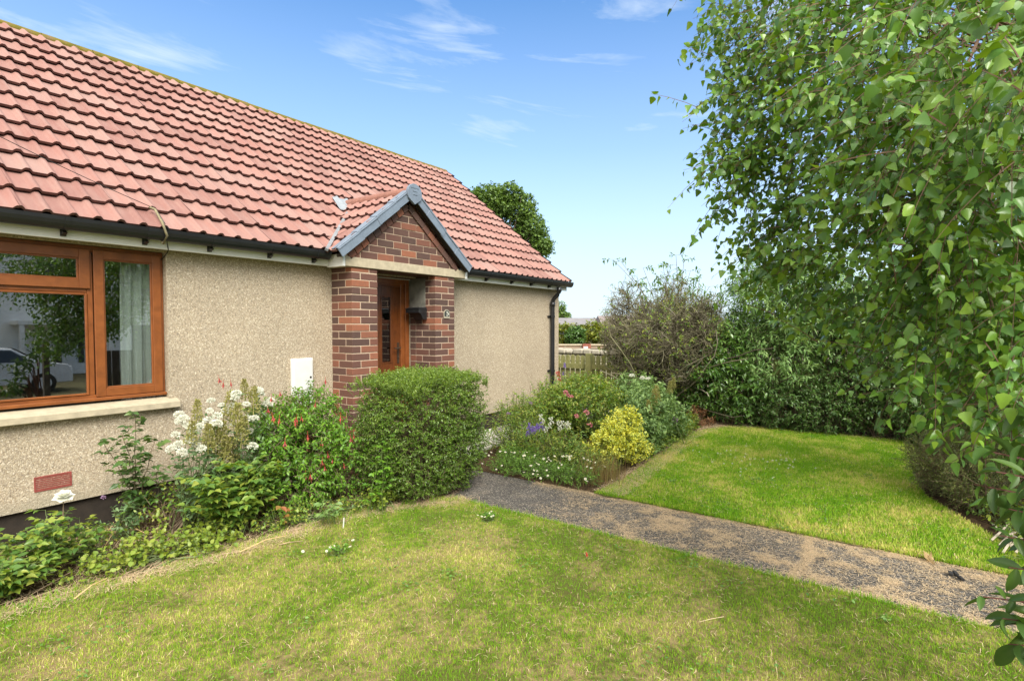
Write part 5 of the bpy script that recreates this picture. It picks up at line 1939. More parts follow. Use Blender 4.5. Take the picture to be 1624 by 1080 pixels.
t, rg = shrub('weed_clump', 'low green weeds filling the earth along the lawn side of the flower bed', 'weeds', (6.9, -2.5, 0),
              [((6.2, -2.52, 0.04), (0.5, 0.10, 0.10)), ((7.2, -2.45, 0.05), (0.6, 0.12, 0.14)), ((7.9, -2.3, 0.06), (0.4, 0.2, 0.16))], L_MIX, 420, 0.12, 6, 0.034, 0.018, 85, T_OVATE, 0.9, 0.4, 0.1, 0.1, 6, GSTEM, lo=0.1)
b = onz(1086, 706)
t = thing('allium', 'single mauve allium ball on a bent stem at the bed edge', 'allium', b)
rg = np.random.default_rng(83)
mb = MB()
hd = onx(1070, 666, b[0])
mb.tube([b, (b + hd) / 2 + np.array([0, 0.02, 0.03]), hd], np.array([.006, .005, .004]), 6)
mb.build('stem', GSTEM, t, smooth=True)
blooms(t, 'flower_head', M_BALL, [hd], (0, 0, 1), 1.3, rg, 0.1)
ml = MB()
tips = [onx(1108, 708, b[0]), onx(1100, 690, b[0] + .1), onx(1062, 700, b[0])]
for tip in tips:
    ml.tube([b, (b + tip) / 2 + np.array([0, 0, 0.06]), tip], np.array([.007, .006, .002]), 5)
ml.build('leaf', L_LIME, t)
t, rg = shrub('fern', 'dead rusty brown fern in the dark corner below the shrubs', 'fern', (8.35, -2.35, 0), [((8.35, -2.35, 0.10), (0.22, 0.16, 0.16))],
              leafmat('dead_fern', [(0.14, 0.045, 0.02), (0.24, 0.09, 0.04)], 0.7, 0.15), 60, 0.25, 14, 0.05, 0.014, 84, T_LANCE, 0.7, 0.4, 0.3, 0.1, 6, TWIG, lo=0.1)

# ------------------------------------------------------------------ shrubs along the boundary fence
# bare twiggy bush
t = thing('twiggy_bush', 'tall rounded bush of bare grey twigs beyond the flower bed', 'bush', (8.75, -1.75, 0))
rg = np.random.default_rng(90)
ms = MB()
c0 = onx(1055, 522, 8.75)


def grow(P0, D0, L, r, k, wob):
    n = len(P0)
    pts = [P0]
    d = D0
    for i in range(k):
        d = unit(d + rg.normal(0, wob, (n, 3)))
        pts.append(pts[-1] + d * (L / k)[:, None])
    C = np.stack(pts, 1)
    Rr = r[:, None] * np.linspace(1, 0.5, k + 1)[None]
    return C, Rr


n = 60
d = unit(rg.normal(size=(n, 3)) * np.array([1, 1, 0.55]) + np.array([0, 0, 0.75]))
C, Rr = grow(np.array([8.75, -1.75, 0.25]) + rg.normal(0, 0.12, (n, 3)), d, rg.uniform(1.2, 2.1, n), np.full(n, 0.014), 8, 0.20)
ms.tubes(C, Rr, 5, 0, cap=False)
lev = C
for (m, L0, r0_, k, wob, sp) in ((700, 0.62, 0.0075, 6, 0.25, 0.9), (7200, 0.36, 0.0050, 5, 0.28, 0.95), (19000, 0.18, 0.0036, 3, 0.25, 1.0)):
    n = len(lev)
    i = rg.integers(0, n, m)
    j = rg.integers(2 if len(lev) < 100 else 1, lev.shape[1] - 1, m)
    p = lev[i, j]
    tg = unit(lev[i, j + 1] - lev[i, j])
    outw = unit(p - np.array([8.75, -1.65, 1.30]))
    dd = unit(tg * 0.6 + unit(rg.normal(size=(m, 3))) * sp + outw * 0.55)
    C, Rr = grow(p, dd, L0 * rg.uniform(0.5, 1.25, m), np.full(m, r0_), k, wob)
    q = (C[:, -1] - np.array([8.75, -1.62, 1.46])) / np.array([1.05, 1.05, 1.10])
    ok = (np.linalg.norm(q, axis=1) < 1.0) & (C[:, -1, 2] > 0.05)
    C, Rr = C[ok], Rr[ok]
    ms.tubes(C, Rr, 4 if m < 1000 else 3, 0, cap=False)
    lev = C
m_, nt, b_ = mat('grey_twig', 0.9, 0.2)
rp = ramp(nt, [(0.0, (0.075, 0.064, 0.045)), (0.5, (0.155, 0.135, 0.09)), (0.8, (0.18, 0.18, 0.09)), (1.0, (0.30, 0.27, 0.21))])
nt.links.new(island(nt), rp.inputs[0])
nt.links.new(rp.outputs[0], b_.inputs['Base Color'])
GREYTWIG = m_
ms.build('branches', GREYTWIG, t)
ml, ms = MB(), MB()
tipz = lev[rg.integers(0, len(lev), 3400), -1]
shoots(rg, ml, ms, tipz, unit(tipz - np.array([8.75, -1.75, 1.2])) + rg.normal(0, .3, tipz.shape), np.full(3400, 0.09), 4, 0.036, 0.019, 0.1, 0.1, 1, T_HEX, 0.0015)
ml.build('sparse_leaves', L_MIX, t)
ms.build('leafy_twigs', TWIG, t)
# elder behind it: compound leaves on tall shoots
t = thing('elder', 'elder with tall leafy shoots rising behind the bare twiggy bush', 'elder', (9.5, -1.6, 0))
rg = np.random.default_rng(91)
ml, ms = MB(), MB()
for px, py in ((972, 412), (985, 415), (1020, 425), (1040, 440), (1060, 420), (1072, 405), (1085, 412), (1095, 430), (1030, 450), (1110, 440), (1125, 455), (1130, 470), (1050, 455), (1080, 445), (1000, 462), (1015, 470), (1100, 460), (1120, 490), (1060, 470)):
    tip = onx(px, py, 9.4 + rg.uniform(-.2, .3))
    b0 = np.array([9.5, -1.6, 0.9]) + rg.normal(0, 0.2, 3)
    mid = (b0 + tip) / 2 + np.array([0, 0, 0.25])
    u = np.linspace(0, 1, 8)[:, None]
    C = (1 - u) ** 2 * b0 + 2 * u * (1 - u) * mid + u * u * tip
    ms.tube(C, np.linspace(0.009, 0.003, 8), 5)
    for j in range(6):
        p = C[4 + (j % 4)] if j else C[7]
        a = rg.uniform(0, 6.28)
        d = unit(np.array([math.cos(a), math.sin(a), 0.25]))
        shoots(rg, ml, ms, [p], [d], [0.20], 7, 0.085, 0.030, 0.3, 0.15, 1.2, T_LANCE, 0.0022, t0=0.3)
ms.tubes(np.array([[(9.5, -1.6, -0.02), (9.5, -1.6, 0.5), (9.5, -1.6, 1.1)]]), np.array([[0.05, 0.045, 0.03]]), 7)
P, D = blob_points(rg, [((9.6, -1.7, 1.3), (0.6, 0.9, 0.8))], 260, 0.3, 0.95)
shoots(rg, ml, ms, P, D, np.full(260, 0.25), 8, 0.075, 0.028, 0.2, 0.2, 1, T_LANCE, 0.003)
ml.build('foliage', L_ELDER, t)
ms.build('branches', TWIG, t)


def row(px, py, X, r):
    p = onx(px, py, X)
    return (tuple(p), r)


t, rg = shrub('laurel', 'glossy mid green laurel at the right foot of the bare twiggy bush', 'laurel', (8.75, -2.75, 0),
              [row(1125, 600, 8.7, (0.40, 0.42, 0.55)), row(1150, 560, 8.9, (0.40, 0.40, 0.50)), row(1105, 640, 8.75, (0.35, 0.35, 0.35)), row(1175, 620, 8.75, (0.35, 0.4, 0.45))], L_LAUREL, 900, 0.26, 8, 0.075, 0.032, 92, T_LANCE, 0.4, 0.5, 0.2, 0.15, 14)
t, rg = shrub('buddleja', 'tall grey green buddleja rising above the fence between laurel and birch', 'buddleja', (9.2, -3.2, 0),
              [row(1205, 470, 9.2, (0.5, 0.50, 0.62)), row(1250, 480, 9.1, (0.5, 0.55, 0.85)), row(1300, 465, 9.3, (0.5, 0.55, 0.7)), row(1235, 580, 8.9, (0.4, 0.5, 0.5)), row(1300, 520, 9.2, (0.5, 0.55, 0.6)), row(1180, 530, 9.2, (0.4, 0.4, 0.45))],
              L_BUDD, 1900, 0.32, 10, 0.085, 0.022, 93, T_LANCE, 0.8, 0.4, 0.25, 0.2, 16)
t, rg = shrub('evergreen_shrub', 'low dark evergreen shrub below the grey green buddleja along the lawn', 'shrub', (8.9, -3.4, 0),
              [row(1190, 650, 8.8, (0.30, 0.50, 0.34)), row(1250, 640, 8.8, (0.32, 0.50, 0.45)), row(1310, 650, 8.8, (0.32, 0.50, 0.45))], L_EVER, 1500, 0.20, 9, 0.042, 0.020, 94, T_LANCE, 0.4, 0.6, 0.2, 0.1, 14)
t, rg = shrub('evergreen_shrub', 'wide dark evergreen shrub behind the drooping birch twigs at the back of the lawn', 'shrub', (8.95, -4.6, 0),
              [row(1370, 620, 8.9, (0.35, 0.55, 0.55)), row(1430, 630, 8.8, (0.35, 0.50, 0.52)), row(1480, 640, 8.7, (0.35, 0.5, 0.55)), row(1400, 560, 9.1, (0.4, 0.6, 0.6)), row(1360, 560, 9.1, (0.4, 0.6, 0.6))], L_EVER, 2100, 0.22, 9, 0.046, 0.022, 95, T_LANCE, 0.4, 0.6, 0.2, 0.1, 16)
t, rg = shrub('buddleja', 'second grey green buddleja mostly hidden behind the birch crown', 'buddleja', (9.4, -5.0, 0),
              [row(1400, 500, 9.3, (0.5, 0.7, 0.6)), row(1480, 520, 9.2, (0.5, 0.7, 0.7)), row(1560, 560, 9.0, (0.5, 0.7, 0.8))], L_BUDD, 800, 0.32, 9, 0.085, 0.024, 96, T_LANCE, 0.8, 0.4, 0.25, 0.2, 14)
t, rg = shrub('evergreen_shrub', 'dark shrub at the far right end of the lawn under the birch', 'shrub', (8.2, -6.2, 0),
              [((8.2, -6.1, 0.6), (0.6, 0.7, 0.8)), ((7.6, -6.8, 0.6), (0.7, 0.6, 0.8))], L_EVER, 1200, 0.22, 9, 0.05, 0.024, 97, T_LANCE, 0.4, 0.6, 0.2, 0.1, 14)
yc = onz(1530, 790)
t, rg = shrub('yew', 'small dark olive conifer bush under the birch at the lawn edge', 'conifer', (yc[0] + 0.15, yc[1] - 0.1, 0),
              [((yc[0] + 0.05, yc[1] + 0.10, 0.30), (0.36, 0.36, 0.32)), ((yc[0] + 0.4, yc[1] - 0.35, 0.32), (0.35, 0.35, 0.34)), ((yc[0] - 0.35, yc[1] - 0.05, 0.22), (0.28, 0.26, 0.22))], L_YEW, 2800, 0.14, 14, 0.022, 0.006, 98, T_DIA, 0.5, 0.5, 0.1, 0.0, 14)
q = onz(1590, 850)
t, rg = shrub('weed_clump', 'scrappy low weeds on the earth among the cut sticks under the birch', 'weeds', q, [((q[0] + 0.3, q[1] - 0.2, 0.05), (0.5, 0.4, 0.14)), ((q[0] - 0.3, q[1] - 0.25, 0.05), (0.4, 0.3, 0.12))],
              L_MIX, 240, 0.14, 6, 0.034, 0.02, 199, T_OVATE, 0.9, 0.4, 0.1, 0.1, 6, GSTEM, lo=0.1)
# pale cut sticks beneath the birch
mb = MB()
rg = np.random.default_rng(99)
for (a, bq) in (((1518, 797), (1590, 828)), ((1560, 802), (1584, 806)), ((1572, 860), (1600, 840)), ((1585, 868), (1624, 850)), ((1590, 845), (1640, 885)), ((1600, 870), (1625, 862)), ((1575, 835), (1580, 850)), ((1610, 880), (1650, 860)), ((1590, 880), (1605, 850))):
    p0, p1 = onz(*a), onz(*bq)
    p0[2], p1[2] = 0.015, 0.05
    m2_ = (p0 + p1) / 2 + rg.normal(0, 0.015, 3)
    m2_[2] = 0.045
    mb.tube([p0, m2_, p1], np.array([0.008, 0.007, 0.005]), 6)
struct(mb.build('cut_sticks', plain('bleached_wood', (0.46, 0.40, 0.31), 0.85, 0.25, 30)), 'pale cut sticks lying on the earth under the birch', 'sticks', 'stuff')

# ------------------------------------------------------------------ the birch
rg = np.random.default_rng(120)
tb = np.array([5.25, -5.95, 0.0])
t = thing('birch_tree', 'large birch with drooping leafy branches filling the right side', 'tree', tb)
ms = MB()
trunk = np.array([tb, tb + (0.02, 0.02, 0.8), tb + (-0.05, 0.06, 1.7), tb + (-0.10, 0.10, 2.7), tb + (-0.15, 0.15, 3.9), tb + (-0.2, 0.2, 5.2)])
ms.tube(trunk, np.array([0.13, 0.115, 0.10, 0.08, 0.055, 0.02]), 12)
ms.build('trunk', BARK, t, smooth=True)
BE = [(1335, 130, 2.9, .62), (1245, 70, 3.0, .40), (1235, 240, 3.0, .36), (1230, 330, 3.05, .26), (1500, 110, 2.2, .66), (1560, 290, 2.1, .50), (1345, 380, 2.75, .42), (1255, 425, 3.05, .22),
      (1520, 520, 2.3, .36), (1425, 490, 2.6, .22), (1590, 610, 2.0, .28), (1350, -130, 2.9, .85), (1170, 30, 3.2, .18), (1620, 60, 1.6, .45), (1440, 250, 2.2, .42), (1350, 500, 2.8, .20), (1590, 440, 2.4, .40), (1190, 60, 3.0, .24), (1175, 150, 3.0, .24), (1160, 240, 3.0, .22), (1170, 310, 3.0, .22), (1215, 390, 3.0, .20), (1400, 60, 2.4, .45), (1480, 380, 2.1, .35), (1600, 520, 2.0, .3)]
ells = [(atd(a, b_, z), np.full(3, r)) for a, b_, z, r in BE]
ells += [(tb + np.array([-0.6, 0.6, 2.4]), np.array([0.8, 0.7, 0.8])), (tb + np.array([0.8, 0.5, 2.0]), np.array([0.9, 0.8, 0.9])), (tb + np.array([0.3, 0.2, 3.2]), np.array([1.5, 1.4, 1.5])), (tb + np.array([0.4, -1.0, 2.2]), np.array([1.2, 1.0, 1.3]))]
n = 5300
P, D = blob_points(rg, ells, n, 0.25, 1.0, 0.4)
ax = P - (tb + np.array([-0.1, 0.1, 0]))
ax[:, 2] = 0
ax = unit(ax)
dd = unit(ax * 0.75 + D * 0.35 + np.array([0, 0, -0.22]) + rg.normal(0, 0.35, (n, 3)))
Ls = rg.uniform(0.16, 0.40, n)
ml, ms = MB(), MB()
P = P - dd * Ls[:, None] * 0.5
shoots(rg, ml, ms, P, dd, Ls, 9, 0.043, 0.035, 0.32, 0.55, 0.55, T_BIRCH, 0.0020, t0=0.1, spread=0.8, petiole=0.012)
# stray twigs reaching out
for a, b_, z, L_ in (((1118, 176, 3.0), (1028, 168, 3.0), 0, 10), ((1130, 90, 3.05), (1082, 100, 3.05), 0, 6), ((1150, 215, 3.0), (1092, 222, 3.0), 0, 6), ((1150, 300, 3.0), (1098, 300, 3.0), 0, 6), ((1300, 545, 2.7), (1215, 520, 2.75), 0, 8),
                     ((1400, 560, 2.5), (1268, 560, 2.6), 0, 11), ((1480, 590, 2.3), (1372, 622, 2.4), 0, 10), ((1500, 610, 2.2), (1385, 655, 2.3), 0, 9), ((1560, 640, 2.0), (1475, 690, 2.1), 0, 9),
                     ((1590, 640, 1.9), (1520, 720, 1.95), 0, 9), ((1610, 560, 1.8), (1600, 640, 1.75), 0, 8), ((1560, 540, 1.9), (1570, 610, 1.85), 0, 8), ((1200, 470, 3.0), (1150, 440, 3.05), 0, 7), ((1230, 500, 2.9), (1180, 510, 2.95), 0, 7),
                     ((1420, 240, 1.7), (1310, 310, 1.75), 0, 9), ((1500, 200, 1.5), (1390, 190, 1.6), 0, 9), ((1620, 100, 1.15), (1560, 90, 1.15), 0, 7), ((1640, 160, 1.2), (1520, 150, 1.3), 0, 9), ((1600, 690, 2.0), (1540, 760, 2.0), 0, 8)):
    p0, p1 = atd(*a), atd(*b_)
    d = p1 - p0
    shoots(rg, ml, ms, [p0], [unit(d + np.array([0, 0, 0.12]))], [np.linalg.norm(d) * 1.05], L_, 0.045, 0.037, 0.15, 0.6, 0.5, T_BIRCH, 0.0024, t0=0.05, spread=0.7, petiole=0.012)
ml.build('crown', L_BIRCH, t, smooth=True)
# limbs
NB = 100
idx = rg.choice(n, NB, replace=False)
T0 = rg.uniform(0.30, 0.95, NB)
ti = np.clip(T0 * 5, 0, 4.99)
i0 = ti.astype(int)
S0 = trunk[i0] + (trunk[i0 + 1] - trunk[i0]) * (ti - i0)[:, None]
tips = P[idx]
mid = S0 * 0.45 + tips * 0.55 + np.array([0, 0, 0.38]) + rg.normal(0, 0.16, (NB, 3))
u = np.linspace(0, 1, 8)[None, :, None]
C = (1 - u) ** 2 * S0[:, None] + 2 * u * (1 - u) * mid[:, None] + u * u * tips[:, None] + rg.normal(0, 0.022, (NB, 8, 3)) * np.minimum(1, u * 4)
ms.tubes(C, np.linspace(1, 0.22, 8)[None] * rg.uniform(0.006, 0.017, (NB, 1)), 5, 0, cap=False)
ms.build('branches', plain('birch_twig', (0.13, 0.075, 0.045), 0.8, 0.3, 30), t)

# cherry laurel close to the camera at the right edge
b = np.array([2.62, -5.72, 0.0])
t = thing('cherry_shrub', 'shrub with long dark pointed leaves close at the lower right edge', 'shrub', b)
rg = np.random.default_rng(130)
ml, ms = MB(), MB()
tl = [(1620, 690, 1.75), (1580, 730, 1.7), (1545, 750, 1.75), (1600, 790, 1.7), (1585, 830, 1.65), (1570, 700, 1.8), (1640, 860, 1.6), (1600, 880, 1.62), (1560, 925, 1.62), (1590, 960, 1.6), (1600, 1000, 1.58), (1630, 930, 1.55), (1640, 760, 1.6), (1650, 1010, 1.5), (1620, 640, 1.8), (1610, 970, 1.6), (1660, 820, 1.5)]
P0, D0, L0 = [], [], []
for a in tl:
    p1 = atd(*a)
    p0 = np.array([b[0], b[1], 0]) * 0.45 + p1 * 0.55
    p0[2] = max(0.1, p1[2] - 0.12)
    P0.append(p0)
    D0.append(p1 - p0)
    L0.append(np.linalg.norm(p1 - p0))
    ms.tube([b, (b + p0) / 2 + rg.normal(0, .04, 3), p0], np.array([.012, .010, .006]), 6)
shoots(rg, ml, ms, P0, D0, L0, 10, 0.088, 0.036, 0.1, 0.35, 1.0, T_BIGL, 0.005, t0=0.25, spread=0.8)
ml.build('foliage', L_CHERRY, t, smooth=True)
ms.build('branches', plain('cherry_stem', (0.10, 0.035, 0.03), 0.6), t)

# ------------------------------------------------------------------ small things on the grass
rg = np.random.default_rng(140)
for px, py, nfl, lab in ((535, 880, 6, 'small clump of white daisies flowering in the lawn near the rose bush'), (775, 826, 7, 'small clump of white daisies flowering in the lawn near the path and hedge')):
    b = onz(px, py)
    t, r2 = shrub('lawn_daisy', lab, 'daisies', b, [((b[0], b[1], 0.02), (0.09, 0.07, 0.03))], L_FUCH, 26, 0.04, 4, 0.020, 0.012, 141 + px, T_HEX, 0.4, 0.4, 0, 0, 2, GSTEM, group='daisy clumps in the lawn', lo=0.1)
    blooms(t, 'flower', M_DAISY, [b + np.array([r2.normal(0, .06), r2.normal(0, .05), 0.055]) for _ in range(nfl)], (-0.2, -0.3, 1), 0.8, r2, 0.25)
mb = MB()
P = np.array([onz(px + rg.normal(0, 26), py + rg.normal(0, 9)) for px, py in ((1205, 738), (1170, 732), (1240, 742), (1215, 748), (1130, 728)) for _ in range(9)])
n = len(P)
for i in range(n):
    q = P[i] + np.array([0, 0, 0.045])
    d = unit(rg.normal(size=(14, 3)))
    cloud(mb, rg, q + d * 0.005, 0.007, 0, d)
struct(mb.build('clover_flowers', F_WHITE), 'scattered white clover flowers in the greener lawn', 'clover', 'stuff')
p = onz(931, 888)
mb = MB()
leaves(mb, [p + np.array([0, 0, 0.02])], [(0.1, 0.2, 0.9)], [(-0.6, -0.7, 0.2)], [0.035], [0.016], T_OVATE)
leaves(mb, [p + np.array([0.004, 0.0, 0.02])], [(-0.1, 0.1, 0.9)], [(0.6, -0.7, 0.2)], [0.026], [0.014], T_OVATE)
tag(mb.build('fallen_petal', F_RED, org=p), 'dark red fallen petal standing in the dry lawn', 'petal')
p0, p1 = onz(1108, 1000), onz(1148, 993)
mb = MB()
mb.tube([p0 + (0, 0, .045), (p0 + p1) / 2 + (0, 0, .05), p1 + (0, 0, .05)], np.array([.001, .0016, .0014]), 4)
tag(mb.build('straw', STRAW, org=p0), 'single pale straw lying on the lawn near the path', 'straw')
p = onz(1474, 890)
mb = MB()
r2 = np.random.default_rng(150)
for i in range(5):
    leaves(mb, [p + r2.normal(0, 0.012, 3) * (1, 1, 0) + (0, 0, 0.012)], [unit(r2.normal(size=3) + (0, 0, .6))], [r2.normal(size=3)], [0.06], [0.028], T_OVATE)
tag(mb.build('dead_leaf', leafmat('dead_leaf_m', [(0.42, 0.26, 0.12), (0.52, 0.38, 0.2)], 0.7, 0.2), org=p), 'curled dry brown leaf on the far edge of the path', 'dead leaf')
p = onz(1357, 984 - 120 + 45)
p = onz(1515, 912)
mb = MB()
for i in range(3):
    q = p + r2.normal(0, 0.02, 3) * (1, 1, 0)
    mb.obox(q + (0, 0, 0.006), (0.02, 0.004 * i, 0), (0, 0.012, 0.002), (0, 0, 0.009))
tag(mb.build('clod', plain('dark_clod', (0.02, 0.02, 0.02), 0.9), bevel=0.004, org=p), 'small dark clod lying on the far side of the path', 'clod')


# ------------------------------------------------------------------ boundary fence and what lies beyond it
FGREEN = wood_mat('green_fence_wood', (0.17, 0.18, 0.06), (0.33, 0.31, 0.12), (12, 12, 3), 0.85)
t = thing('picket_fence', 'weathered green picket fence running behind the flower bed and shrubs', 'fence', (9.15, -2.0, 0))
for y in np.arange(-6.5, 3.2, 1.6):
    m2 = MB()
    m2.box((9.05, y - 0.05, -0.05), (9.15, y + 0.05, 0.99))
    m2.build('post', FGREEN, t, bevel=0.006)
for z in (0.22, 0.74):
    m2 = MB()
    m2.box((9.1505, -6.6, z - 0.045), (9.188, 3.1, z + 0.045))
    m2.build('rail', FGREEN, t)
rg = np.random.default_rng(160)
y = -6.55
k = 0
while y < 3.1:
    m2 = MB()
    h = 0.955 + rg.normal(0, 0.006)
    m2.add([(9.189, y, 0.05), (9.207, y, 0.05), (9.207, y + 0.082, 0.05), (9.189, y + 0.082, 0.05), (9.189, y, h - 0.03), (9.207, y, h - 0.03), (9.207, y + 0.082, h - 0.03), (9.189, y + 0.082, h - 0.03),
            (9.189, y + 0.041, h), (9.207, y + 0.041, h)],
           [(3, 2, 1, 0), (0, 1, 5, 4), (1, 2, 6, 9, 5), (2, 3, 7, 6), (3, 0, 4, 8, 7), (4, 5, 9, 8), (6, 7, 8, 9)])
    m2.build('picket', FGREEN, t)
    y += 0.108
    k += 1
# dry stone wall with pale coping
t = thing('stone_wall', 'low stone wall with pale rounded coping just behind the picket fence', 'wall', (12.2, 0.5, 0))
mb = MB()
rg = np.random.default_rng(161)
z = -0.05
while z < 0.72:
    y = -9.0
    while y < 9.0:
        w = rg.uniform(0.22, 0.5)
        mb.box((12.0 + rg.normal(0, .01), y, z), (12.35, y + w - 0.015, z + 0.155))
        y += w
    z += 0.17
mb.build('stonework', plain('pale_stone', (0.38, 0.35, 0.24), 0.9, 0.2, 8), t, bevel=0.015)
mb = MB()
y = -9.0
while y < 9.0:
    w = rg.uniform(0.12, 0.3)
    h = rg.uniform(0.09, 0.15)
    mb.box((11.96 + rg.normal(0, .012), y, 0.80), (12.39, y + w - 0.02, 0.80 + h))
    y += w
mb.build('coping', plain('pale_coping', (0.33, 0.30, 0.235), 0.9, 0.2, 12), t, bevel=0.03)


def far_at(px, py, dist):
    return atd(px, py, dist)


# brick wall across the road with a pillar
t = thing('brick_wall', 'weathered brick garden wall below the golden hedge', 'wall', far_at(915, 560, 24) * np.array([1, 1, 0]))
dirw = unit(np.array([RR[0], RR[1], 0.0]))
c = far_at(915, 553, 24)
nrm = np.array([-dirw[1], dirw[0], 0])
OLDB, nt, b_ = mat('old_brick', 0.9, 0.2)
bt = nd(nt, 'TexBrick')
bt.inputs['Scale'].default_value = 1.0
bt.inputs['Brick Width'].default_value = 0.4
bt.inputs['Row Height'].default_value = 0.14
bt.inputs['Mortar Size'].default_value = 0.018
bt.inputs['Color1'].default_value = (0.21, 0.11, 0.075, 1)
bt.inputs['Color2'].default_value = (0.27, 0.19, 0.13, 1)
bt.inputs['Mortar'].default_value = (0.30, 0.26, 0.20, 1)
mp = nd(nt, 'Mapping')
tcn = nd(nt, 'TexCoord')
mp.inputs['Rotation'].default_value = (math.pi / 2, 0, 0)
nt.links.new(tcn.outputs['Object'], mp.inputs[0])
nt.links.new(mp.outputs[0], bt.inputs[0])
nt.links.new(bt.outputs[0], b_.inputs['Base Color'])
mb = MB()
top = c[2] + 0.14
mb.obox(np.array([c[0], c[1], top / 2 - 0.4]) - dirw * 2.0, dirw * 3.4, nrm * 0.12, (0, 0, top / 2 + 0.4))
mb.build('brickwork', OLDB, t)
mb = MB()
mb.obox(np.array([c[0], c[1], top + 0.03]) - dirw * 2.0, dirw * 3.4, nrm * 0.16, (0, 0, 0.03))
mb.build('coping', STONE, t)
mb = MB()
pc = far_at(930, 553, 23.7)
mb.obox(np.array([pc[0], pc[1], top / 2 - 0.37]), dirw * 0.17, nrm * 0.17, (0, 0, top / 2 + 0.45))
mb.build('pillar', plain('red_pillar', (0.23, 0.075, 0.05), 0.9, 0.3, 12), t)
sp_ = far_at(929, 552, 23.4)
mb = MB()
mb.obox(sp_, dirw * 0.09, nrm * 0.01, (0, 0, 0.065))
tag(mb.build('wall_sign', WHITE, org=sp_), 'tiny white plate on the red brick pillar', 'sign')
# golden hedge over that wall
b = far_at(920, 540, 26)
t, rg = shrub('golden_hedge', 'golden green hedge growing above the old brick wall', 'hedge', (b[0], b[1], 0),
              [(far_at(x, y, 26), np.array([r_, r_, r_ * 0.9])) for x, y, r_ in ((892, 528, 0.55), (915, 532, 0.55), (938, 528, 0.60), (962, 532, 0.7), (870, 528, 0.6), (905, 542, 0.5), (950, 542, 0.5), (985, 535, 0.7))],
              L_FARY, 900, 0.30, 8, 0.13, 0.09, 170, T_HEX, 0.4, 0.6, 0.1, 0.1, 8)
t, rg = shrub('evergreen_shrub', 'dark green shrub in the middle of the golden hedge', 'shrub', (b[0], b[1] - 0.5, 0), [(far_at(912, 534, 25.3), np.array([0.42, 0.42, 0.45]))],
              L_EVER, 260, 0.25, 8, 0.12, 0.07, 171, T_HEX, 0.4, 0.6, 0.1, 0.1, 5)


def house_far(name, label, c, half, dep, zw, zr, roofm, wallm, chim):
    t = thing(name, label, 'house', (c[0], c[1], 0))
    cx = np.array([c[0], c[1], 0.0])
    mb = MB()
    mb.obox(cx + np.array([0, 0, zw / 2 - 0.3]), dirw * half, nrm * dep, (0, 0, zw / 2 + 0.3))
    w = mb.build('wall', wallm, t)
    mb = MB()
    pts = []
    for s in (-1, 1):
        for (q, z) in ((-1.08, zw - 0.05), (1.08, zw - 0.05), (0, zr)):
            pts.append(cx + dirw * (half + 0.25) * s + nrm * dep * q + np.array([0, 0, z]))
    mb.add(pts, [(0, 1, 2), (5, 4, 3), (0, 2, 5, 3), (2, 1, 4, 5), (1, 0, 3, 4)])
    rf = mb.build('roof', roofm, t)
    for s in chim:
        m2 = MB()
        m2.obox(cx + dirw * half * s + np.array([0, 0, zr + 0.25]), dirw * 0.35, nrm * 0.3, (0, 0, 0.7))
        m2.build('chimney', plain('chimney_brick', (0.22, 0.15, 0.11), 0.9), rf)
    for s in (-0.6, 0.0, 0.6):
        m2 = MB()
        m2.obox(cx + dirw * half * s - nrm * (dep + 0.02) + np.array([0, 0, zw * 0.6]), dirw * 0.6, nrm * 0.03, (0, 0, 0.55))
        m2.build('window', plain('dark_pane', (0.03, 0.035, 0.04), 0.15), t)
    return t


SLATE = plain('grey_roof', (0.19, 0.18, 0.185), 0.8, 0.15, 1.5)
RENDER = plain('pale_render', (0.55, 0.52, 0.45), 0.9, 0.08, 2)
p = far_at(920, 520, 60)
house_far('far_bungalow', 'grey roofed bungalow far away above the golden hedge', far_at(908, 520, 58), 2.6, 3.0, 1.6, 2.35, SLATE, RENDER, ())
house_far('far_bungalow', 'brown grey roofed house far away partly behind the twiggy bush', far_at(1000, 520, 54), 3.0, 3.0, 1.5, 2.5, plain('brown_roof', (0.20, 0.165, 0.155), 0.8, 0.15, 1.5), RENDER, ())


def tree(name, label, px, base_d, ells, n, leaf, seed, lm, trunk_r, sz=0.35, per=8):
    rg = np.random.default_rng(seed)
    cs = [(far_at(x, y, d), np.array(r)) for x, y, d, r in ells]
    c0 = np.mean([c for c, _ in cs], axis=0)
    b = np.array([c0[0], c0[1], 0.0])
    t = thing(name, label, 'tree', b)
    ms = MB()
    ms.tube([b, b + (0, 0, c0[2] * 0.5), c0], np.array([trunk_r, trunk_r * 0.75, trunk_r * 0.35]), 9)
    k = 40
    P, D = blob_points(rg, cs, n, 0.35, 1.0, 0.5)
    tips = P[rg.choice(n, k, replace=False)]
    s0 = b + np.array([0, 0, 1.0]) * (c0[2] * rg.uniform(0.55, 1.0, (k, 1)))
    mid = (s0 + tips) / 2 + np.array([0, 0, 0.1]) * trunk_r * 10
    u = np.linspace(0, 1, 6)[None, :, None]
    ms.tubes((1 - u) ** 2 * s0[:, None] + 2 * u * (1 - u) * mid[:, None] + u * u * tips[:, None], np.linspace(1, .2, 6)[None] * np.full((k, 1), trunk_r * 0.35), 5, 0, cap=False)
    ms.build('trunk', BARK, t)
    ml = MB()
    d = unit(D + rg.normal(0, 0.7, (n, 3)) + np.array([0, 0, 0.2]))
    shoots(rg, ml, None, P - d * sz * 0.5, d, sz * rg.uniform(.6, 1.3, n), per, leaf, leaf * 0.8, 0.2, 0.2, 1.0, T_HEX)
    ml.build('crown', lm, t)
    return t


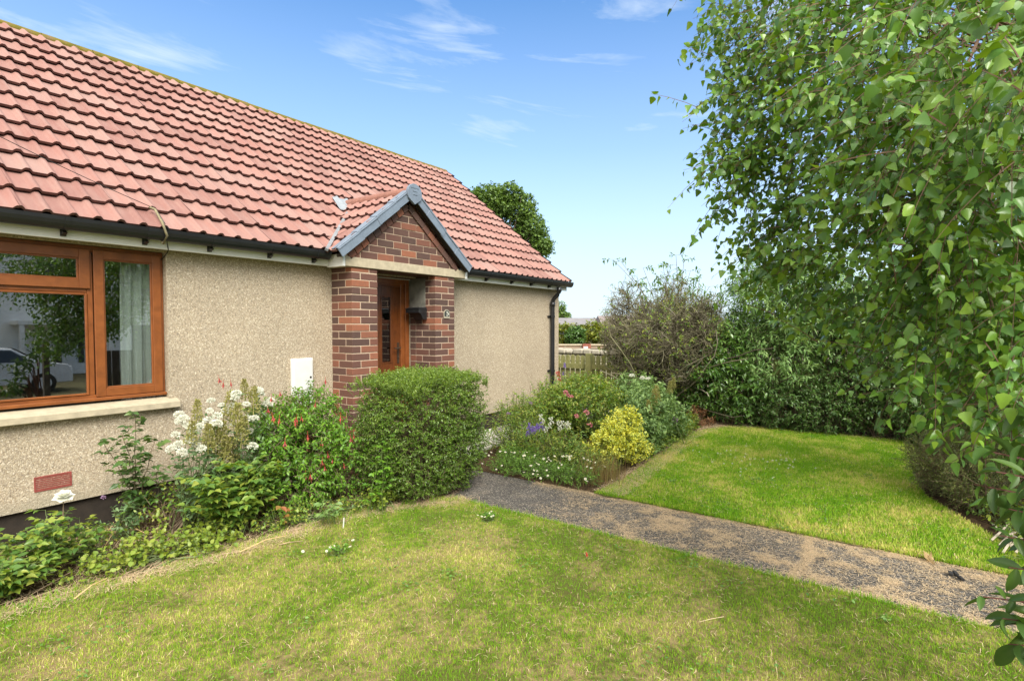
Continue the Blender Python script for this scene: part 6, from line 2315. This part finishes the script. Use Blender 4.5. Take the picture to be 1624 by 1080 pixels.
DT = 42.0
tree('broadleaf_tree', 'big round broadleaf tree showing above the sloping tiled roof', 815, DT,
     [(775, 318, DT, (1.45, 1.45, 1.3)), (748, 325, DT, (1.3, 1.3, 1.2)), (805, 312, DT, (1.3, 1.3, 1.1)), (790, 325, DT, (1.35, 1.35, 1.25)), (825, 330, DT, (1.3, 1.3, 1.2)), (760, 345, DT + 1, (1.2, 1.2, 1.2)), (845, 360, DT, (1.15, 1.15, 1.1)), (858, 385, DT, (0.95, 0.95, 0.85)), (815, 375, DT + .5, (1.3, 1.3, 1.2)),
      (770, 385, DT + 1, (1.3, 1.3, 1.3)), (740, 330, DT + 1, (1.2, 1.2, 1.1)), (835, 400, DT + 1, (1.1, 1.1, 0.9)), (862, 395, DT, (0.7, 0.7, .6)), (790, 430, DT + 1, (1.4, 1.4, 1.3))], 4200, 0.19, 180, L_TREE, 0.35, 0.5, 8)
tree('broadleaf_tree', 'small distant tree peeping out beside the wall corner', 885, 62, [(885, 492, 62, (0.9, 0.9, 1.1)), (870, 488, 62, (1.1, 1.1, 1.4)), (897, 503, 62, (0.7, 0.7, 0.6))], 420, 0.22, 181, L_TREE, 0.2, 0.5)
tree('broadleaf_tree', 'dense tree standing beyond the fence hidden by the birch', 1480, 19, [(1420, 480, 19, (1.6, 1.6, 1.5)), (1530, 500, 19, (1.8, 1.8, 1.6)), (1620, 500, 19, (1.8, 1.8, 1.8))], 900, 0.15, 182, L_TREE, 0.15, 0.45)
t, rg = shrub('privet_hedge', 'dark overgrown hedge beyond the picket fence under the buddleja', 'hedge', (10.2, -4.0, 0),
              [((10.2, -2.9, 0.7), (0.6, 1.0, 0.8)), ((10.2, -4.2, 0.8), (0.6, 1.1, 0.85)), ((10.2, -5.6, 0.9), (0.6, 1.1, 1.0)), ((10.1, -7.0, 1.0), (0.6, 1.1, 1.0))], L_EVER, 2200, 0.25, 9, 0.055, 0.03, 183, T_HEX, 0.4, 0.6, 0.1, 0.1, 14)

# ------------------------------------------------------------------ across the street, behind the viewer: seen only mirrored in the window
t = thing('white_house', 'white rendered house across the street mirrored in the window pane', 'house', (4.0, -25.0, -0.58))
WR = plain('white_render', (0.80, 0.80, 0.77), 0.9, 0.06, 2)
yh = -24.5
mb = MB()
mb.box((-9.0, yh - 7, -0.6), (16.0, yh, 5.2))
w = mb.build('wall', WR, t)
mb = MB()
mb.add([(-9.4, yh + 0.4, 5.1), (16.4, yh + 0.4, 5.1), (16.4, yh - 3.5, 8.0), (-9.4, yh - 3.5, 8.0), (16.4, yh - 7.4, 5.1), (-9.4, yh - 7.4, 5.1)],
       [(0, 1, 2, 3), (3, 2, 4, 5), (0, 3, 5), (1, 4, 2), (0, 5, 4, 1)])
mb.build('roof', SLATE, t)
DP = plain('dark_window', (0.03, 0.035, 0.04), 0.12)
for xc, zc, hw, hh in ((4.2, 0.95, 1.0, 0.55), (4.2, 3.6, 1.0, 0.6), (-1.0, 0.95, 1.0, 0.6), (-1.0, 3.6, 1.0, 0.6), (11.5, 0.95, 1.0, 0.6), (11.5, 3.6, 1.0, 0.6), (7.6, 3.6, 0.5, 0.6)):
    m2 = MB()
    ring(m2, xc - hw - 0.1, xc + hw + 0.1, zc - hh - 0.1, zc + hh + 0.1, 0.1, yh + 0.002, yh + 0.06)
    f = m2.build('window', WHITE, t)
    m2 = MB()
    m2.box((xc - hw, yh + 0.003, zc - hh), (xc + hw, yh + 0.03, zc + hh))
    m2.build('pane', DP, f)
m2 = MB()
m2.box((6.2, yh + 0.001, 1.55), (9.4, yh + 1.2, 1.70))
m2.box((6.25, yh + 1.05, -0.6), (6.40, yh + 1.18, 1.549))
m2.box((9.20, yh + 1.05, -0.6), (9.35, yh + 1.18, 1.549))
m2.build('porch', WHITE, t)
m2 = MB()
m2.box((7.4, yh + 0.002, -0.55), (8.3, yh + 0.05, 1.45))
dr = m2.build('door', WHITE, t)
m2 = MB()
m2.box((7.65, yh + 0.051, -0.1), (7.85, yh + 0.06, 1.3))
m2.box((8.45, yh + 0.003, -0.1), (8.65, yh + 0.03, 1.3))
m2.build('pane', DP, dr)

# a silver car parked by that house
cx, cy, cz = 4.1, -17.6, -0.58
t = thing('parked_car', 'silver hatchback parked across the street mirrored in the window pane', 'car', (cx, cy, cz))
prof = [(-2.0, 0.30), (-2.02, 0.62), (-1.9, 0.86), (-1.15, 0.98), (-0.55, 1.40), (0.75, 1.45), (1.55, 1.36), (1.95, 0.95), (2.0, 0.55), (1.95, 0.30)]
SIL = plain('silver_paint', (0.55, 0.58, 0.62), 0.25, 0.05, 4)
mb = MB()
k = len(prof)
rows_ = []
for yy, ins in ((-0.82, 0.06), (-0.74, 0.0), (0.74, 0.0), (0.82, 0.06)):
    for (x, z) in prof:
        tz = max(0.0, (z - 0.9)) * 0.35
        y2 = math.copysign(abs(yy) - tz, yy)
        rows_.append((cx - x * (1 - ins * 0.3), cy + y2, cz + z - (ins * 0.4 if z > 1.2 else 0)))
F = [(r_ * k + i, r_ * k + (i + 1) % k, (r_ + 1) * k + (i + 1) % k, (r_ + 1) * k + i) for r_ in range(3) for i in range(k)] + [tuple(range(k - 1, -1, -1)), tuple(range(3 * k, 4 * k))]
mb.add(rows_, F)
body = mb.build('body', SIL, t, bevel=0.02)
mb = MB()
for s in (-1, 1):
    yy = cy + s * 0.695
    mb.add([(cx + 1.0, yy + s * 0.10, cz + 0.98), (cx + 0.5, yy, cz + 1.34), (cx - 0.70, yy, cz + 1.38), (cx - 1.45, yy + s * 0.02, cz + 1.28), (cx - 1.6, yy + s * 0.10, cz + 0.98)], [(0, 1, 2, 3, 4) if s > 0 else (4, 3, 2, 1, 0)])
mb.build('side_window', DP, t)
mb = MB()
mb.add([(cx + 1.19, cy - 0.66, cz + 1.0), (cx + 1.19, cy + 0.66, cz + 1.0), (cx + 0.62, cy + 0.56, cz + 1.40), (cx + 0.62, cy - 0.56, cz + 1.40)], [(0, 1, 2, 3)])
mb.build('windscreen', DP, t)
for x in (-1.25, 1.25):
    for s in (-1, 1):
        m2 = MB()
        yy = cy + s * 0.74
        m2.tube([(cx + x, yy - 0.1, cz + 0.31), (cx + x, yy + 0.1, cz + 0.31)], 0.31, 20)
        wh = m2.build('wheel', BLACK, t)
        m2 = MB()
        m2.tube([(cx + x, yy + s * 0.095, cz + 0.31), (cx + x, yy + s * 0.112, cz + 0.31)], 0.19, 16)
        m2.build('rim', SIL, wh)
for s in (-1, 1):
    m2 = MB()
    m2.obox((cx + 1.96, cy + s * 0.58, cz + 0.72), (0.03, 0, 0), (0, 0.16, 0), (0, 0, 0.08))
    m2.build('headlight', WHITE, t, bevel=0.01)
# dark board fence at the street side of the garden
t = thing('board_fence', 'dark board fence along the street mirrored in the window pane', 'fence', (5.5, -9.5, 0))
DB = wood_mat('dark_board', (0.03, 0.024, 0.018), (0.07, 0.055, 0.04), (10, 10, 2), 0.85)
for x in np.arange(4.6, 12.0, 0.16):
    m2 = MB()
    m2.box((x, -9.5, -0.3), (x + 0.145, -9.475, 0.95))
    m2.build('board', DB, t)
for x in (4.55, 3.6):
    m2 = MB()
    m2.box((x - 0.05, -9.55, -0.3), (x + 0.05, -9.45, 1.15))
    m2.build('post', DB, t)
